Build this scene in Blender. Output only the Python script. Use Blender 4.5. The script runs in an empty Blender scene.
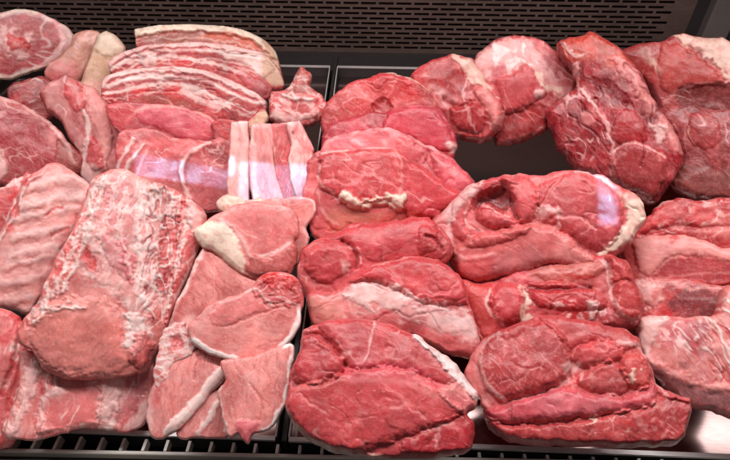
import bpy, math
import numpy as np

# ------------------------------------------------------------------ camera
RW, RH = 730.0, 460.0
F = 520.0
PITCH, YAW = math.radians(42.0), math.radians(2.3)
CAMP = np.array([0.0, 0.0, 0.62])
cp, sp, cy_, sy_ = math.cos(PITCH), math.sin(PITCH), math.cos(YAW), math.sin(YAW)
FWD = np.array([-sy_*cp, cy_*cp, -sp])
RIGHT = np.array([cy_, sy_, 0.0])
UP = np.cross(RIGHT, FWD)
S = bpy.context.scene
COL = S.collection
STEP = .85

def ray(px, py):
    return FWD + RIGHT*((px-RW/2)/F) + UP*(-(py-RH/2)/F)

def on_z(px, py, z):
    d = ray(px, py)
    return CAMP + d*((z-CAMP[2])/d[2])

def on_y(px, py, y):
    d = ray(px, py)
    return CAMP + d*((y-CAMP[1])/d[1])

def pile_z(py):                       # height of the heap of meat above the tray floor
    return 0.045 + (440-py)/380.0*0.125

# ------------------------------------------------------------------ noise
def _h(ix, iy, s):
    n = (ix.astype(np.int64)*374761393 + iy.astype(np.int64)*668265263 + s*974711) & 0xffffffff
    n = ((n ^ (n >> 13))*1274126177) & 0xffffffff
    n = ((n ^ (n >> 16))*2246822519) & 0xffffffff
    return (n ^ (n >> 15)) & 0xffffffff

def noise(x, y, s=0):
    x0 = np.floor(x); y0 = np.floor(y)
    fx = x-x0; fy = y-y0
    u = fx*fx*fx*(fx*(fx*6-15)+10); v = fy*fy*fy*(fy*(fy*6-15)+10)
    def g(i, j):
        a = _h(x0+i, y0+j, s)/4294967296.0*2*math.pi
        return np.cos(a)*(fx-i)+np.sin(a)*(fy-j)
    a = g(0,0)*(1-u)+g(1,0)*u
    b = g(0,1)*(1-u)+g(1,1)*u
    return (a*(1-v)+b*v)*1.5

def fbm(x, y, s=0, o=4, gain=.5):
    r = 0; a = 1; t = 0
    for i in range(o):
        r = r+a*noise(x*2**i+i*17.3, y*2**i-i*9.1, s+i*31); t += a; a *= gain
    return r/t*1.3

def worley(x, y, s=0):
    x0 = np.floor(x); y0 = np.floor(y)
    f1 = np.full(x.shape, 9.0); f2 = np.full(x.shape, 9.0); cid = np.zeros(x.shape, np.int64)
    for i in (-1,0,1):
        for j in (-1,0,1):
            a = _h(x0+i, y0+j, s)
            px = x0+i+((a & 0xffff)/65536.0)*.9+.05; py = y0+j+((a >> 16)/65536.0)*.9+.05
            d = np.hypot(px-x, py-y)
            f2 = np.where(d < f1, f1, np.minimum(f2, d)); cid = np.where(d < f1, a, cid); f1 = np.minimum(f1, d)
    return f1, f2, cid

def sstep(a, b, x):
    t = np.clip((x-a)/(b-a), 0, 1); return t*t*(3-2*t)

# ------------------------------------------------------------------ 2-D shapes
def smooth_closed(pts, n=5, ten=.5):
    p = np.array(pts, float); N = len(p); out = []
    for i in range(N):
        p0, p1, p2, p3 = p[i-1], p[i], p[(i+1) % N], p[(i+2) % N]
        for k in range(n):
            t = k/n
            m1 = (p2-p0)*ten; m2 = (p3-p1)*ten
            out.append((2*t**3-3*t*t+1)*p1+(t**3-2*t*t+t)*m1+(3*t*t-2*t**3)*p2+(t**3-t*t)*m2)
    return np.array(out)

def smooth_open(pts, n=5):
    p = np.array(pts, float)
    if len(p) < 3: return p
    q = np.vstack([2*p[0]-p[1], p, 2*p[-1]-p[-2]]); out = []
    for i in range(1, len(q)-2):
        p0, p1, p2, p3 = q[i-1], q[i], q[i+1], q[i+2]
        for k in range(n):
            t = k/n
            out.append(.5*(2*p1+(p2-p0)*t+(2*p0-5*p1+4*p2-p3)*t*t+(3*p1-p0-3*p2+p3)*t**3))
    out.append(p[-1])
    return np.array(out)

def seg_dist(x, y, a, b, want=False):
    """distance to a polyline given as arrays of segment starts and ends"""
    best = np.full(x.shape, 1e9); bx = np.zeros_like(x); by = np.zeros_like(x)
    for (ax, ay), (cx, cy) in zip(a, b):
        dx, dy = cx-ax, cy-ay; L = dx*dx+dy*dy+1e-12
        t = np.clip(((x-ax)*dx+(y-ay)*dy)/L, 0, 1)
        qx = ax+t*dx; qy = ay+t*dy
        d = (x-qx)**2+(y-qy)**2
        m = d < best
        best = np.where(m, d, best)
        if want: bx = np.where(m, qx, bx); by = np.where(m, qy, by)
    return (np.sqrt(best), bx, by) if want else np.sqrt(best)

def inside(x, y, poly):
    c = np.zeros(x.shape, bool); a = poly; b = np.roll(poly, -1, 0)
    for (ax, ay), (bx, by) in zip(a, b):
        if ay == by: continue
        c ^= ((ay > y) != (by > y)) & (x < (bx-ax)*(y-ay)/(by-ay)+ax)
    return c

def sdf(x, y, poly):
    d = seg_dist(x, y, poly, np.roll(poly, -1, 0))
    return np.where(inside(x, y, poly), d, -d)

def dome(d, R):
    t = np.clip(d/R, 0, 1); return np.sqrt(np.clip(1-(1-t)**2, 0, 1))

# ------------------------------------------------------------------ colours (real surface colours, sRGB 0-255)
PAL = dict(
 lean=(206,80,82), pink=(222,114,112), pale=(216,136,126), palest=(240,192,184), fat=(240,210,200), white=(248,232,224),
 cream=(240,218,196), deep=(156,44,48), bright=(206,48,50), maroon=(112,26,36), dark=(92,34,36), brown=(150,84,68),
 tan=(206,160,132), skin=(214,172,146), chop=(224,136,128), chopd=(182,78,74), memb=(206,142,136), mauve=(198,110,114),
 orange=(200,92,62), grey=(170,128,126), rose=(214,92,104), bone=(236,212,204), blush=(232,158,150))
def lin(c):
    c = np.array(PAL[c] if isinstance(c, str) else c, float)/255
    return np.where(c <= .04045, c/12.92, ((c+.055)/1.055)**2.4)

# ------------------------------------------------------------------ features
def P(pts, c=None, f=3, s=1., dh=0, R=14, warp=2., part=None, within=None, step=False):
    return dict(k='P', pts=pts, c=c, f=f, s=s, dh=dh, R=R, warp=warp, part=part, within=within)
def L(pts, c=None, w=2., f=1.2, s=1., dh=0, hw=None, warp=1.5, part=None, within=None):
    return dict(k='L', pts=pts, c=c, w=w, f=f, s=s, dh=dh, hw=hw or w*1.6, warp=warp, part=part, within=within)
def B(pts, d0, d1, c, f=1.5, s=1., dh=0, warp=2., part=None, within=None):
    return dict(k='B', pts=pts, d0=d0, d1=d1, c=c, f=f, s=s, dh=dh, warp=warp, part=part, within=within)
def RIM(d0, d1, c, f=1.5, s=1., dh=0, warp=2., part=None, within=None):
    return dict(k='R', d0=d0, d1=d1, c=c, f=f, s=s, dh=dh, warp=warp, part=part, within=within)
def M(c, sc=14, lo=.05, hi=.35, s=.7, ang=0, st=1., within=None, dh=0, o=4):
    return dict(k='M', c=c, sc=sc, lo=lo, hi=hi, s=s, ang=ang, st=st, within=within, dh=dh, o=o)
def V(c, sc=26, w=.06, s=.8, ang=0, st=2.6, within=None, dh=0, cov=.0):
    return dict(k='V', c=c, sc=sc, w=w, s=s, ang=ang, st=st, within=within, dh=dh, cov=cov)
def W(c, cell=20, w=.06, s=.8, ang=0, st=1., within=None, dh=0, cov=-.2):
    return dict(k='W', c=c, cell=cell, w=w, s=s, ang=ang, st=st, within=within, dh=dh, cov=cov)

MATS = {}
COUNT = [0]

def link_mesh(name, verts, faces, mat, parent=None, normals=None, cols=None, wet=None, loc=None, smooth=True):
    me = bpy.data.meshes.new(name)
    me.vertices.add(len(verts)); me.vertices.foreach_set('co', np.asarray(verts, np.float32).ravel())
    faces = np.asarray(faces, np.int32)
    me.loops.add(faces.size); me.loops.foreach_set('vertex_index', faces.ravel())
    me.polygons.add(len(faces))
    k = faces.shape[1]
    me.polygons.foreach_set('loop_start', np.arange(0, faces.size, k, dtype=np.int32))
    me.polygons.foreach_set('loop_total', np.full(len(faces), k, np.int32))
    me.update(calc_edges=True)
    me.polygons.foreach_set('use_smooth', np.full(len(faces), smooth, bool))
    if cols is not None:
        a = me.color_attributes.new('tint', 'FLOAT_COLOR', 'POINT')
        c4 = np.ones((len(verts), 4), np.float32); c4[:, :3] = cols
        a.data.foreach_set('color', c4.ravel())
    if wet is not None:
        a = me.attributes.new('fatness', 'FLOAT', 'POINT'); a.data.foreach_set('value', wet.astype(np.float32))
    if normals is not None:
        me.normals_split_custom_set_from_vertices([tuple(v) for v in normals.tolist()])
    me.materials.append(mat)
    o = bpy.data.objects.new(name, me); COL.objects.link(o)
    if parent: o.parent = parent
    if loc is not None: o.location = loc
    return o

def piece(name, label, cat, outline, feats=(), group=None, lift=0., tilt=8., T=20, R=24, back=34, base='lean', alt='pink', alt2='deep',
          grain=0., gst=5., gamp=.5, lump=2.2, fine=.45, flecks=.12, film=.22, seedadd=0, body='lean', rough=1.0, spin=0., bend=None, cpt=None, mat='meat', jag=1.0, grow=(6, 2), seams=(0, 0), ten=.33, tone=None):
    COUNT[0] += 1; sd = COUNT[0]*101+seedadd
    poly = smooth_closed(outline, 6, ten)
    # ragged hand-cut outline
    ct = poly.mean(0)
    # cut pieces reach a little way under their lower neighbours
    tg = np.roll(poly, -1, 0)-np.roll(poly, 1, 0); nr = np.c_[tg[:,1], -tg[:,0]]; nr /= np.linalg.norm(nr, axis=1)[:, None]+1e-9
    ar = (poly[:,0]*np.roll(poly[:,1], -1)-np.roll(poly[:,0], -1)*poly[:,1]).sum()
    if ar < 0: nr = -nr
    cen0 = ct
    poly = poly+np.c_[nr[:,0]*grow[1], np.where(nr[:,1] > 0, nr[:,1]*grow[0], nr[:,1]*.8)]
    bx = fbm(poly[:,0]/24, poly[:,1]/24, sd+7, 2)*2.6*jag; by = fbm(poly[:,0]/24, poly[:,1]/24, sd+8, 2)*2.6*jag
    poly = poly+np.c_[bx, by]
    nx = fbm(poly[:,0]/9, poly[:,1]/9, sd+5, 3)*1.6*jag; ny = fbm(poly[:,0]/9, poly[:,1]/9, sd+6, 3)*1.6*jag
    poly = poly+np.c_[nx, ny]
    lo = poly.min(0)-2; hi = poly.max(0)+2
    gx = np.arange(lo[0], hi[0]+STEP, STEP); gy = np.arange(lo[1], hi[1]+STEP, STEP)
    X, Y = np.meshgrid(gx, gy); shp = X.shape
    x = X.ravel().copy(); y = Y.ravel().copy()
    d, qx, qy = seg_dist(x, y, poly, np.roll(poly, -1, 0), True)
    ins = inside(x, y, poly)
    sd_ = np.where(ins, d, -d)
    near = (sd_ > -STEP*.75)
    snap = near & (sd_ < STEP*.35)
    x[snap] = qx[snap]; y[snap] = qy[snap]; d = np.where(snap, 0, d)
    idx = np.arange(x.size).reshape(shp)
    q = np.stack([idx[:-1,:-1], idx[1:,:-1], idx[1:,1:], idx[:-1,1:]], -1).reshape(-1, 4)   # y runs down the picture
    q = q[near[q].all(1)]
    q = q[~snap[q].all(1)]
    used = np.unique(q); remap = np.full(x.size, -1); remap[used] = np.arange(len(used))
    q = remap[q]; x = x[used]; y = y[used]; d = d[used]; rim = snap[used]
    # ---- height, in picture pixels
    Rl = R*(.15+.34*sstep(-.5, .5, fbm(x/28, y/28, sd+9, 2)))
    h = T*(.58*dome(d, Rl)+.27*dome(d, R*2.4))
    edge = np.clip(d/6., 0, 1)
    ca, sa = math.cos(math.radians(grain)), math.sin(math.radians(grain))
    wx = x+fbm(x/22, y/22, sd+11, 2)*7; wy = y+fbm(x/22, y/22, sd+12, 2)*7
    u = wx*ca+wy*sa; v = -wx*sa+wy*ca                     # u runs along the fibres
    sx_ = x+fbm(x/70, y/70, sd+13, 2)*12+fbm(x/16, y/16, sd+15, 2)*1.2; sy_ = y+fbm(x/70, y/70, sd+14, 2)*12+fbm(x/16, y/16, sd+16, 2)*1.2
    lumpn = fbm(x/30, y/30, sd+1, 3); fib = fbm(u/(5*gst), v/3.8, sd+2, 3); fi2 = fbm(u/(3*gst), v/1.7, sd+3, 2)
    h = h+edge*(lump*lumpn*.7+gamp*.26*(fib*.9+fi2*.5)+fine*.16*fbm(x/6, y/6, sd+4, 3))
    # ---- colour
    c = np.tile(lin(base), (x.size, 1))
    def mix(c, col, m):
        return c+(lin(col)-c)*np.clip(m, 0, 1)[:, None]
    n1 = fbm(x/26, y/26, sd+21, 4); n2 = fbm(x/34+9, y/34, sd+22, 4)
    c = mix(c, alt, sstep(0., .55, n1)*.75); c = mix(c, alt2, sstep(.0, .6, n2)*.68)
    c = mix(c, alt, sstep(.05, .5, fib)*.38); c = mix(c, alt2, sstep(.05, .5, -fib)*.42); c = mix(c, 'palest', sstep(.2, .6, fi2)*.22); c = mix(c, alt2, sstep(.2, .6, -fi2)*.22)
    fm = fbm(wx/20+fib*.3, wy/20, sd+23, 4); c = mix(c, 'memb', film*sstep(.02, .12, fm)*(1-.6*sstep(.12, .5, fm)))
    fatm = np.zeros(x.size)
    if seams[0]:
        w1 = x+fbm(x/30, y/30, sd+61, 3)*seams[0]*.45; w2 = y+fbm(x/30, y/30, sd+62, 3)*seams[0]*.45
        uu = (w1*ca+w2*sa)/1.5; vv = -w1*sa+w2*ca
        f1, f2, cid = worley(uu/seams[0], vv/seams[0], sd+63); bd = (f2-f1)*seams[0]
        r0 = (cid & 255)/255.; r1 = ((cid >> 8) & 255)/255.; k = seams[1]
        gate = sstep(-.15, .2, fbm(x/40, y/40, sd+64, 2))
        c = mix(c, 'rose', k*.5*sstep(.5, .9, r0)); c = mix(c, 'deep', k*.45*sstep(.5, .95, r1)); c = mix(c, 'blush', k*.4*sstep(.6, .95, 1-r0))
        c = mix(c, 'palest', k*.75*gate*np.exp(-((bd-2.2)/1.1)**2)); c = mix(c, 'maroon', k*.55*gate*np.exp(-(bd/.9)**2))
        h = h+edge*k*((r0-.5)*4*sstep(0, 9, bd)-1.3*gate*np.exp(-(bd/1.8)**2))
    part_id = np.full(x.size, -1); pnames = []
    feats = [V('blush', 8, .05, .24, ang=grain, st=3.2, cov=-.3), V(alt2, 9, .06, .4, ang=grain, st=3, cov=-.3)]+list(feats)
    if seams[0]: feats = feats+[V('palest', 34, .026, .55, ang=grain, st=3.6, cov=.2, dh=.1), V('deep', 30, .035, .5, ang=grain+8, st=3.4, cov=.05, dh=-.4)]
    FATS = ('fat','white','cream','palest','bone','skin','memb','blush')
    for fi, ft in enumerate(feats):
        s2 = sd+fi*7+200
        wa = ft.get('warp', 0)
        if ft['k'] == 'P' and ft['c'] in ('fat','white','cream') : ft = dict(ft, f=min(ft['f'], 1.6), R=min(ft['R'], 3.5), dh=ft['dh'] or 1.2)
        if wa:
            fx = x+(fbm(x/13, y/13, s2, 3)*1.5+fbm(x/4, y/4, s2+3, 2)*.4)*wa
            fy = y+(fbm(x/13, y/13, s2+1, 3)*1.5+fbm(x/4, y/4, s2+4, 2)*.4)*wa
        else: fx, fy = x, y
        msk = 1.
        if ft.get('within') is not None:
            msk = sstep(-3, 3, sdf(x, y, smooth_closed(ft['within'])))
        dh = ft.get('dh', 0)
        if ft['k'] == 'P':
            pp = smooth_closed(ft['pts']); D = sdf(fx, fy, pp)
            m = sstep(-ft['f'], ft['f'], D)*msk
            hm = dome(D, min(ft['R'], 9) if dh > 3 else ft['R'])*edge
            if dh >= 5 and ft['c'] is not None: c = mix(c, 'blush', .45*msk*np.exp(-((D-1.6)/1.3)**2))  # pale highlight line painted along the lip of raised lobes
        elif ft['k'] == 'L':
            pp = smooth_open(ft['pts']); D = seg_dist(fx, fy, pp[:-1], pp[1:])
            wv = ft['w']*(1+.7*fbm(x/9, y/9, s2+9, 2))
            m = (1-sstep(wv-ft['f'], wv+ft['f'], D))*msk
            hm = np.exp(-(D/ft['hw'])**2)*edge
        elif ft['k'] in 'BR':
            if ft['k'] == 'B':
                pp = smooth_open(ft['pts']); D = seg_dist(fx, fy, pp[:-1], pp[1:])
            else: D = d+fbm(x/13, y/13, s2, 3)*1.5*wa
            m = sstep(ft['d0']-ft['f'], ft['d0']+ft['f'], D) if ft['d0'] > 0 else np.ones(x.size)
            m = m*(1-sstep(ft['d1']-ft['f'], ft['d1']+ft['f'], D))*msk
            hm = m*edge
        else:
            a = math.radians(ft['ang']); qx_, qy_ = (sx_, sy_) if ft['k'] == 'V' else (wx, wy)
            uu = (qx_*math.cos(a)+qy_*math.sin(a))/ft['st']; vv = -qx_*math.sin(a)+qy_*math.cos(a)
            if ft['k'] == 'M':
                m = sstep(ft['lo'], ft['hi'], fbm(uu/ft['sc'], vv/ft['sc'], s2, ft['o']))*msk
            elif ft['k'] == 'V':
                r = np.abs(fbm(uu/ft['sc'], vv/ft['sc'], s2, 2))
                m = (1-sstep(ft['w']*.4, ft['w'], r))*sstep(ft['cov'], ft['cov']+.25, fbm(x/30, y/30, s2+3, 2))*msk
            else:
                f1, f2, _ = worley(uu/ft['cell'], vv/ft['cell'], s2)
                wv = ft['w']*(1+.8*fbm(x/12, y/12, s2+2, 2))
                m = (1-sstep(wv*.4, wv*1.3, f2-f1))*sstep(ft['cov'], ft['cov']+.25, fbm(x/24, y/24, s2+3, 2))*msk
            hm = m*edge
        if ft['c'] is not None:
            mm = m*ft['s']
            # nothing organic is one flat colour: break the paint with fine noise
            mm = mm*(1-.30*sstep(.0, .5, fbm(x/7, y/7, s2+5, 3)))
            c = mix(c, ft['c'], mm)
            fatm = np.maximum(fatm*(1-mm), mm) if ft['c'] in FATS else fatm*(1-mm)
        if dh: h = h+dh*hm
        if ft.get('part'):
            part_id[(m > .5)] = len(pnames); pnames.append(ft['part'])
    if flecks:
        fk = sstep(.24, .42, fbm(u/6, v/1.9, sd+31, 3))*(1-fatm)*flecks*1.6
        c = mix(c, 'blush', fk)
        fk = sstep(.33, .5, fbm(x/3, y/3, sd+33, 2))*(1-fatm)*flecks*.8
        c = mix(c, 'fat', fk); h = h+fk*.3*edge
    c = c*(1+.22*fbm(x/34, y/34, sd+43, 3)+.10*fbm(x/7, y/7, sd+41, 3)+.03*noise(x/1.7, y/1.7, sd+42))[:, None]
    tn = np.array(tone if tone else ((.93, .74, .77) if group and ('roast' in group or 'back row' in group) else (1, 1, 1)))
    c = c*(1+(tn-1)*(1-.75*fatm[:, None]))
    c = np.clip(c, .004, .92)**1.07*np.array([.98, .99, 1.03])
    c = np.clip(c, .003, .95)
    # ---- into the world: the piece lies on its own slanted plane in the heap
    cx, cyy = cen0 if cpt is None else cpt
    ctr = on_z(cx, cyy, pile_z(cyy))
    vdir = CAMP-ctr; dist0 = np.linalg.norm(vdir); vdir /= dist0
    ctr = ctr+vdir*lift
    t = math.radians(tilt); zup = np.array([0, 0, 1.]); side = np.cross(zup, vdir); side /= np.linalg.norm(side)
    upd = np.cross(vdir, side)
    n = vdir*math.cos(t)+upd*math.sin(t)
    if spin:
        a = math.radians(spin); n = n*math.cos(a)+side*math.sin(a)
    n /= np.linalg.norm(n)
    dirs = FWD[None]+RIGHT[None]*((x-RW/2)/F)[:, None]+UP[None]*(-(y-RH/2)/F)[:, None]
    tt = ((ctr-CAMP)@n)/(dirs@n)
    P0 = CAMP+dirs*tt[:, None]
    pxs = np.dot(ctr-CAMP, FWD)/F                     # metres per picture pixel at this piece
    front = P0+n*(h*pxs)[:, None]
    nb = len(x)
    hb = back*dome(d, max(R*1.2, 14))*(1+.15*lumpn)
    keep = ~rim
    bid = np.full(nb, -1); bid[keep] = nb+np.arange(keep.sum()); bid[rim] = np.where(rim)[0]
    backv = (P0-n*(hb*pxs)[:, None])[keep]
    V_ = np.vstack([front, backv])
    qb = bid[q][:, ::-1]
    # orientation: front faces must look along n
    a = V_[q[0][1]]-V_[q[0][0]]; b = V_[q[0][2]]-V_[q[0][0]]
    tot = 0
    fn = np.cross(V_[q[:,2]]-V_[q[:,0]], V_[q[:,3]]-V_[q[:,1]])
    if (fn@n).sum() < 0: q = q[:, ::-1]; qb = qb[:, ::-1]
    allq = np.vstack([q, qb])
    fn = np.cross(V_[allq[:,2]]-V_[allq[:,0]], V_[allq[:,3]]-V_[allq[:,1]])
    vn = np.zeros_like(V_)
    for k in range(4): np.add.at(vn, allq[:, k], fn)
    vn /= np.linalg.norm(vn, axis=1)[:, None]+1e-12
    C_ = np.vstack([c, c[keep]]); Fm = np.concatenate([fatm, fatm[keep]])
    basep = V_[V_[:,2].argmin()].copy(); loc = np.array([V_[:,0].mean(), V_[:,1].mean(), V_[:,2].min()])
    V_ = V_-loc
    fp = np.full(len(allq), -1)
    if pnames:
        vp = np.concatenate([part_id, np.full(keep.sum(), -1)])
        pv = vp[allq[:len(q)]]
        s_ = np.sort(pv, 1); fp[:len(q)] = s_[:, 2]
    ids = [i for i in range(-1, len(pnames)) if (fp == i).sum() > 12]
    if len(ids) == 1: ids = [-1]; fp[:] = -1
    for i in range(len(pnames)):
        if i not in ids: fp[fp == i] = -1
    root = None
    if len(ids) > 1:
        root = bpy.data.objects.new(name, None); COL.objects.link(root); root.location = loc; root.empty_display_size = .03
    for i in ids:
        fs = allq[fp == i]; us = np.unique(fs); rm = np.full(len(V_), -1); rm[us] = np.arange(len(us))
        nm = name if root is None else (body if i < 0 else pnames[i])
        o = link_mesh(nm, V_[us], rm[fs], MATS[mat], root, vn[us], C_[us], Fm[us], None if root else loc)
    r = root or o
    r['label'] = label; r['category'] = cat
    if group: r['group'] = group
    return r
# ================================================================== MATERIALS
def nodes(name):
    m = bpy.data.materials.new(name); m.use_nodes = True
    nt = m.node_tree; return m, nt, nt.nodes['Principled BSDF'], nt.nodes, nt.links

def meat_material():
    m, nt, b, N, K = nodes('raw_meat')
    tc = N.new('ShaderNodeTexCoord'); at = N.new('ShaderNodeAttribute'); at.attribute_name = 'tint'
    fa = N.new('ShaderNodeAttribute'); fa.attribute_name = 'fatness'
    def nz(scale, detail=3, dist=0., rough=.55):
        n = N.new('ShaderNodeTexNoise'); n.inputs['Scale'].default_value = scale; n.inputs['Detail'].default_value = detail
        n.inputs['Distortion'].default_value = dist; n.inputs['Roughness'].default_value = rough; K.new(tc.outputs['Object'], n.inputs['Vector']); return n
    def ramp(src, a, b_, lo=0., hi=1.):
        r = N.new('ShaderNodeMapRange'); r.inputs['From Min'].default_value = a; r.inputs['From Max'].default_value = b_
        r.inputs['To Min'].default_value = lo; r.inputs['To Max'].default_value = hi; K.new(src, r.inputs['Value']); return r.outputs['Result']
    n1 = nz(560, 3, .6); n2 = nz(1100, 2); n3 = nz(90, 3, .4)
    val = N.new('ShaderNodeMath'); val.operation = 'ADD'
    K.new(ramp(n1.outputs['Fac'], .3, .7, .95, 1.05), val.inputs[0]); K.new(ramp(n3.outputs['Fac'], .3, .7, -.05, .05), val.inputs[1])
    mul = N.new('ShaderNodeMix'); mul.data_type = 'RGBA'; mul.blend_type = 'MULTIPLY'; mul.inputs['Factor'].default_value = 1
    K.new(at.outputs['Color'], mul.inputs['A']); cmb = N.new('ShaderNodeCombineColor')
    for i in range(3): K.new(val.outputs[0], cmb.inputs[i])
    K.new(cmb.outputs['Color'], mul.inputs['B'])
    # tiny intramuscular fat flecks
    fl = N.new('ShaderNodeMix'); fl.data_type = 'RGBA'; fl.inputs['B'].default_value = (.72, .42, .37, 1)
    K.new(mul.outputs['Result'], fl.inputs['A']); K.new(ramp(n1.outputs['Fac'], .60, .74, 0, .24), fl.inputs['Factor'])
    K.new(fl.outputs['Result'], b.inputs['Base Color'])
    r1 = ramp(n3.outputs['Fac'], .3, .7, MEAT_ROUGH[0], MEAT_ROUGH[1]); K.new(r1, b.inputs['Roughness'])
    b.inputs['Specular IOR Level'].default_value = .45
    b.inputs['Subsurface Weight'].default_value = .15
    b.inputs['Subsurface Radius'].default_value = (1., .32, .25); b.inputs['Subsurface Scale'].default_value = .003
    bp = N.new('ShaderNodeBump'); bp.inputs['Strength'].default_value = .22; bp.inputs['Distance'].default_value = .0011
    ad = N.new('ShaderNodeMath'); ad.operation = 'MULTIPLY_ADD'; ad.inputs[1].default_value = .45
    K.new(n2.outputs['Fac'], ad.inputs[0]); K.new(n1.outputs['Fac'], ad.inputs[2]); K.new(ad.outputs[0], bp.inputs['Height'])
    K.new(bp.outputs['Normal'], b.inputs['Normal'])
    MATS['meat'] = m

def metal(name, col, rough, metallic=1., scale=60, var=.12, bump=.0):
    m, nt, b, N, K = nodes(name)
    tc = N.new('ShaderNodeTexCoord'); mp = N.new('ShaderNodeMapping'); mp.inputs['Scale'].default_value = (1, 8, 8); K.new(tc.outputs['Object'], mp.inputs['Vector'])
    n = N.new('ShaderNodeTexNoise'); n.inputs['Scale'].default_value = scale; n.inputs['Detail'].default_value = 5; K.new(mp.outputs['Vector'], n.inputs['Vector'])
    n2 = N.new('ShaderNodeTexNoise'); n2.inputs['Scale'].default_value = 9; n2.inputs['Detail'].default_value = 5; K.new(tc.outputs['Object'], n2.inputs['Vector'])
    cr = N.new('ShaderNodeValToRGB'); e = cr.color_ramp.elements
    e[0].position = .3; e[1].position = .72
    e[0].color = (*[c*(1-var*2) for c in col], 1); e[1].color = (*[min(1, c*(1+var)) for c in col], 1)
    mx = N.new('ShaderNodeMath'); mx.operation = 'ADD'; K.new(n.outputs['Fac'], mx.inputs[0]); K.new(n2.outputs['Fac'], mx.inputs[1])
    hf = N.new('ShaderNodeMath'); hf.operation = 'MULTIPLY'; hf.inputs[1].default_value = .5; K.new(mx.outputs[0], hf.inputs[0])
    K.new(hf.outputs[0], cr.inputs['Fac']); K.new(cr.outputs['Color'], b.inputs['Base Color'])
    r = N.new('ShaderNodeMapRange'); r.inputs['To Min'].default_value = max(.02, rough-.08); r.inputs['To Max'].default_value = rough+.12; K.new(n2.outputs['Fac'], r.inputs['Value']); K.new(r.outputs['Result'], b.inputs['Roughness'])
    b.inputs['Metallic'].default_value = metallic
    if bump:
        bp = N.new('ShaderNodeBump'); bp.inputs['Strength'].default_value = bump; bp.inputs['Distance'].default_value = .002; K.new(n.outputs['Fac'], bp.inputs['Height']); K.new(bp.outputs['Normal'], b.inputs['Normal'])
    MATS[name] = m

MEAT_ROUGH = (.24, .50)
meat_material()
metal('tray_steel', (.46,.34,.33), .13, 1.)
metal('tray_lip', (.70,.66,.65), .3, .35)
metal('dark_steel', (.05,.042,.042), .45, .4)
metal('panel_paint', (.14,.086,.074), .5, .25, 40, .2)
metal('slot_dark', (.045,.02,.02), .8, 0.)
metal('rail_steel', (.62,.58,.53), .34, .0)
metal('grey_trim', (.16,.135,.125), .5, .3)
metal('black_plastic', (.015,.013,.014), .5, 0.)

class Box:
    def __init__(s): s.v = []; s.f = []
    def box(s, a, b):
        x0, y0, z0 = a; x1, y1, z1 = b; k = len(s.v)
        s.v += [(x0,y0,z0),(x1,y0,z0),(x1,y1,z0),(x0,y1,z0),(x0,y0,z1),(x1,y0,z1),(x1,y1,z1),(x0,y1,z1)]
        s.f += [[k+i for i in f] for f in ((3,2,1,0),(4,5,6,7),(0,1,5,4),(1,2,6,5),(2,3,7,6),(3,0,4,7))]
        return s
    def hexa(s, base, top):
        k = len(s.v); s.v += [tuple(p) for p in base]+[tuple(p) for p in top]
        s.f += [[k+i for i in f] for f in ((3,2,1,0),(4,5,6,7),(0,1,5,4),(1,2,6,5),(2,3,7,6),(3,0,4,7))]
        return s
    def go(s, name, mat, parent=None, bevel=0.):
        o = link_mesh(name, s.v, s.f, MATS[mat], parent, smooth=False)
        if bevel:
            md = o.modifiers.new('bevel', 'BEVEL'); md.width = bevel; md.segments = 2; md.limit_method = 'ANGLE'
        return o
def thing(name, label, cat, loc, group=None):
    o = bpy.data.objects.new(name, None); COL.objects.link(o); o.location = loc; o['label'] = label; o['category'] = cat; o.empty_display_size = .05
    if group: o['group'] = group
    return o
def part(bx, name, mat, root, bevel=0.):
    L_ = root.location; bx.v = [(a-L_[0], b-L_[1], c-L_[2]) for a, b, c in bx.v]
    return bx.go(name, mat, root, bevel)

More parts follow.
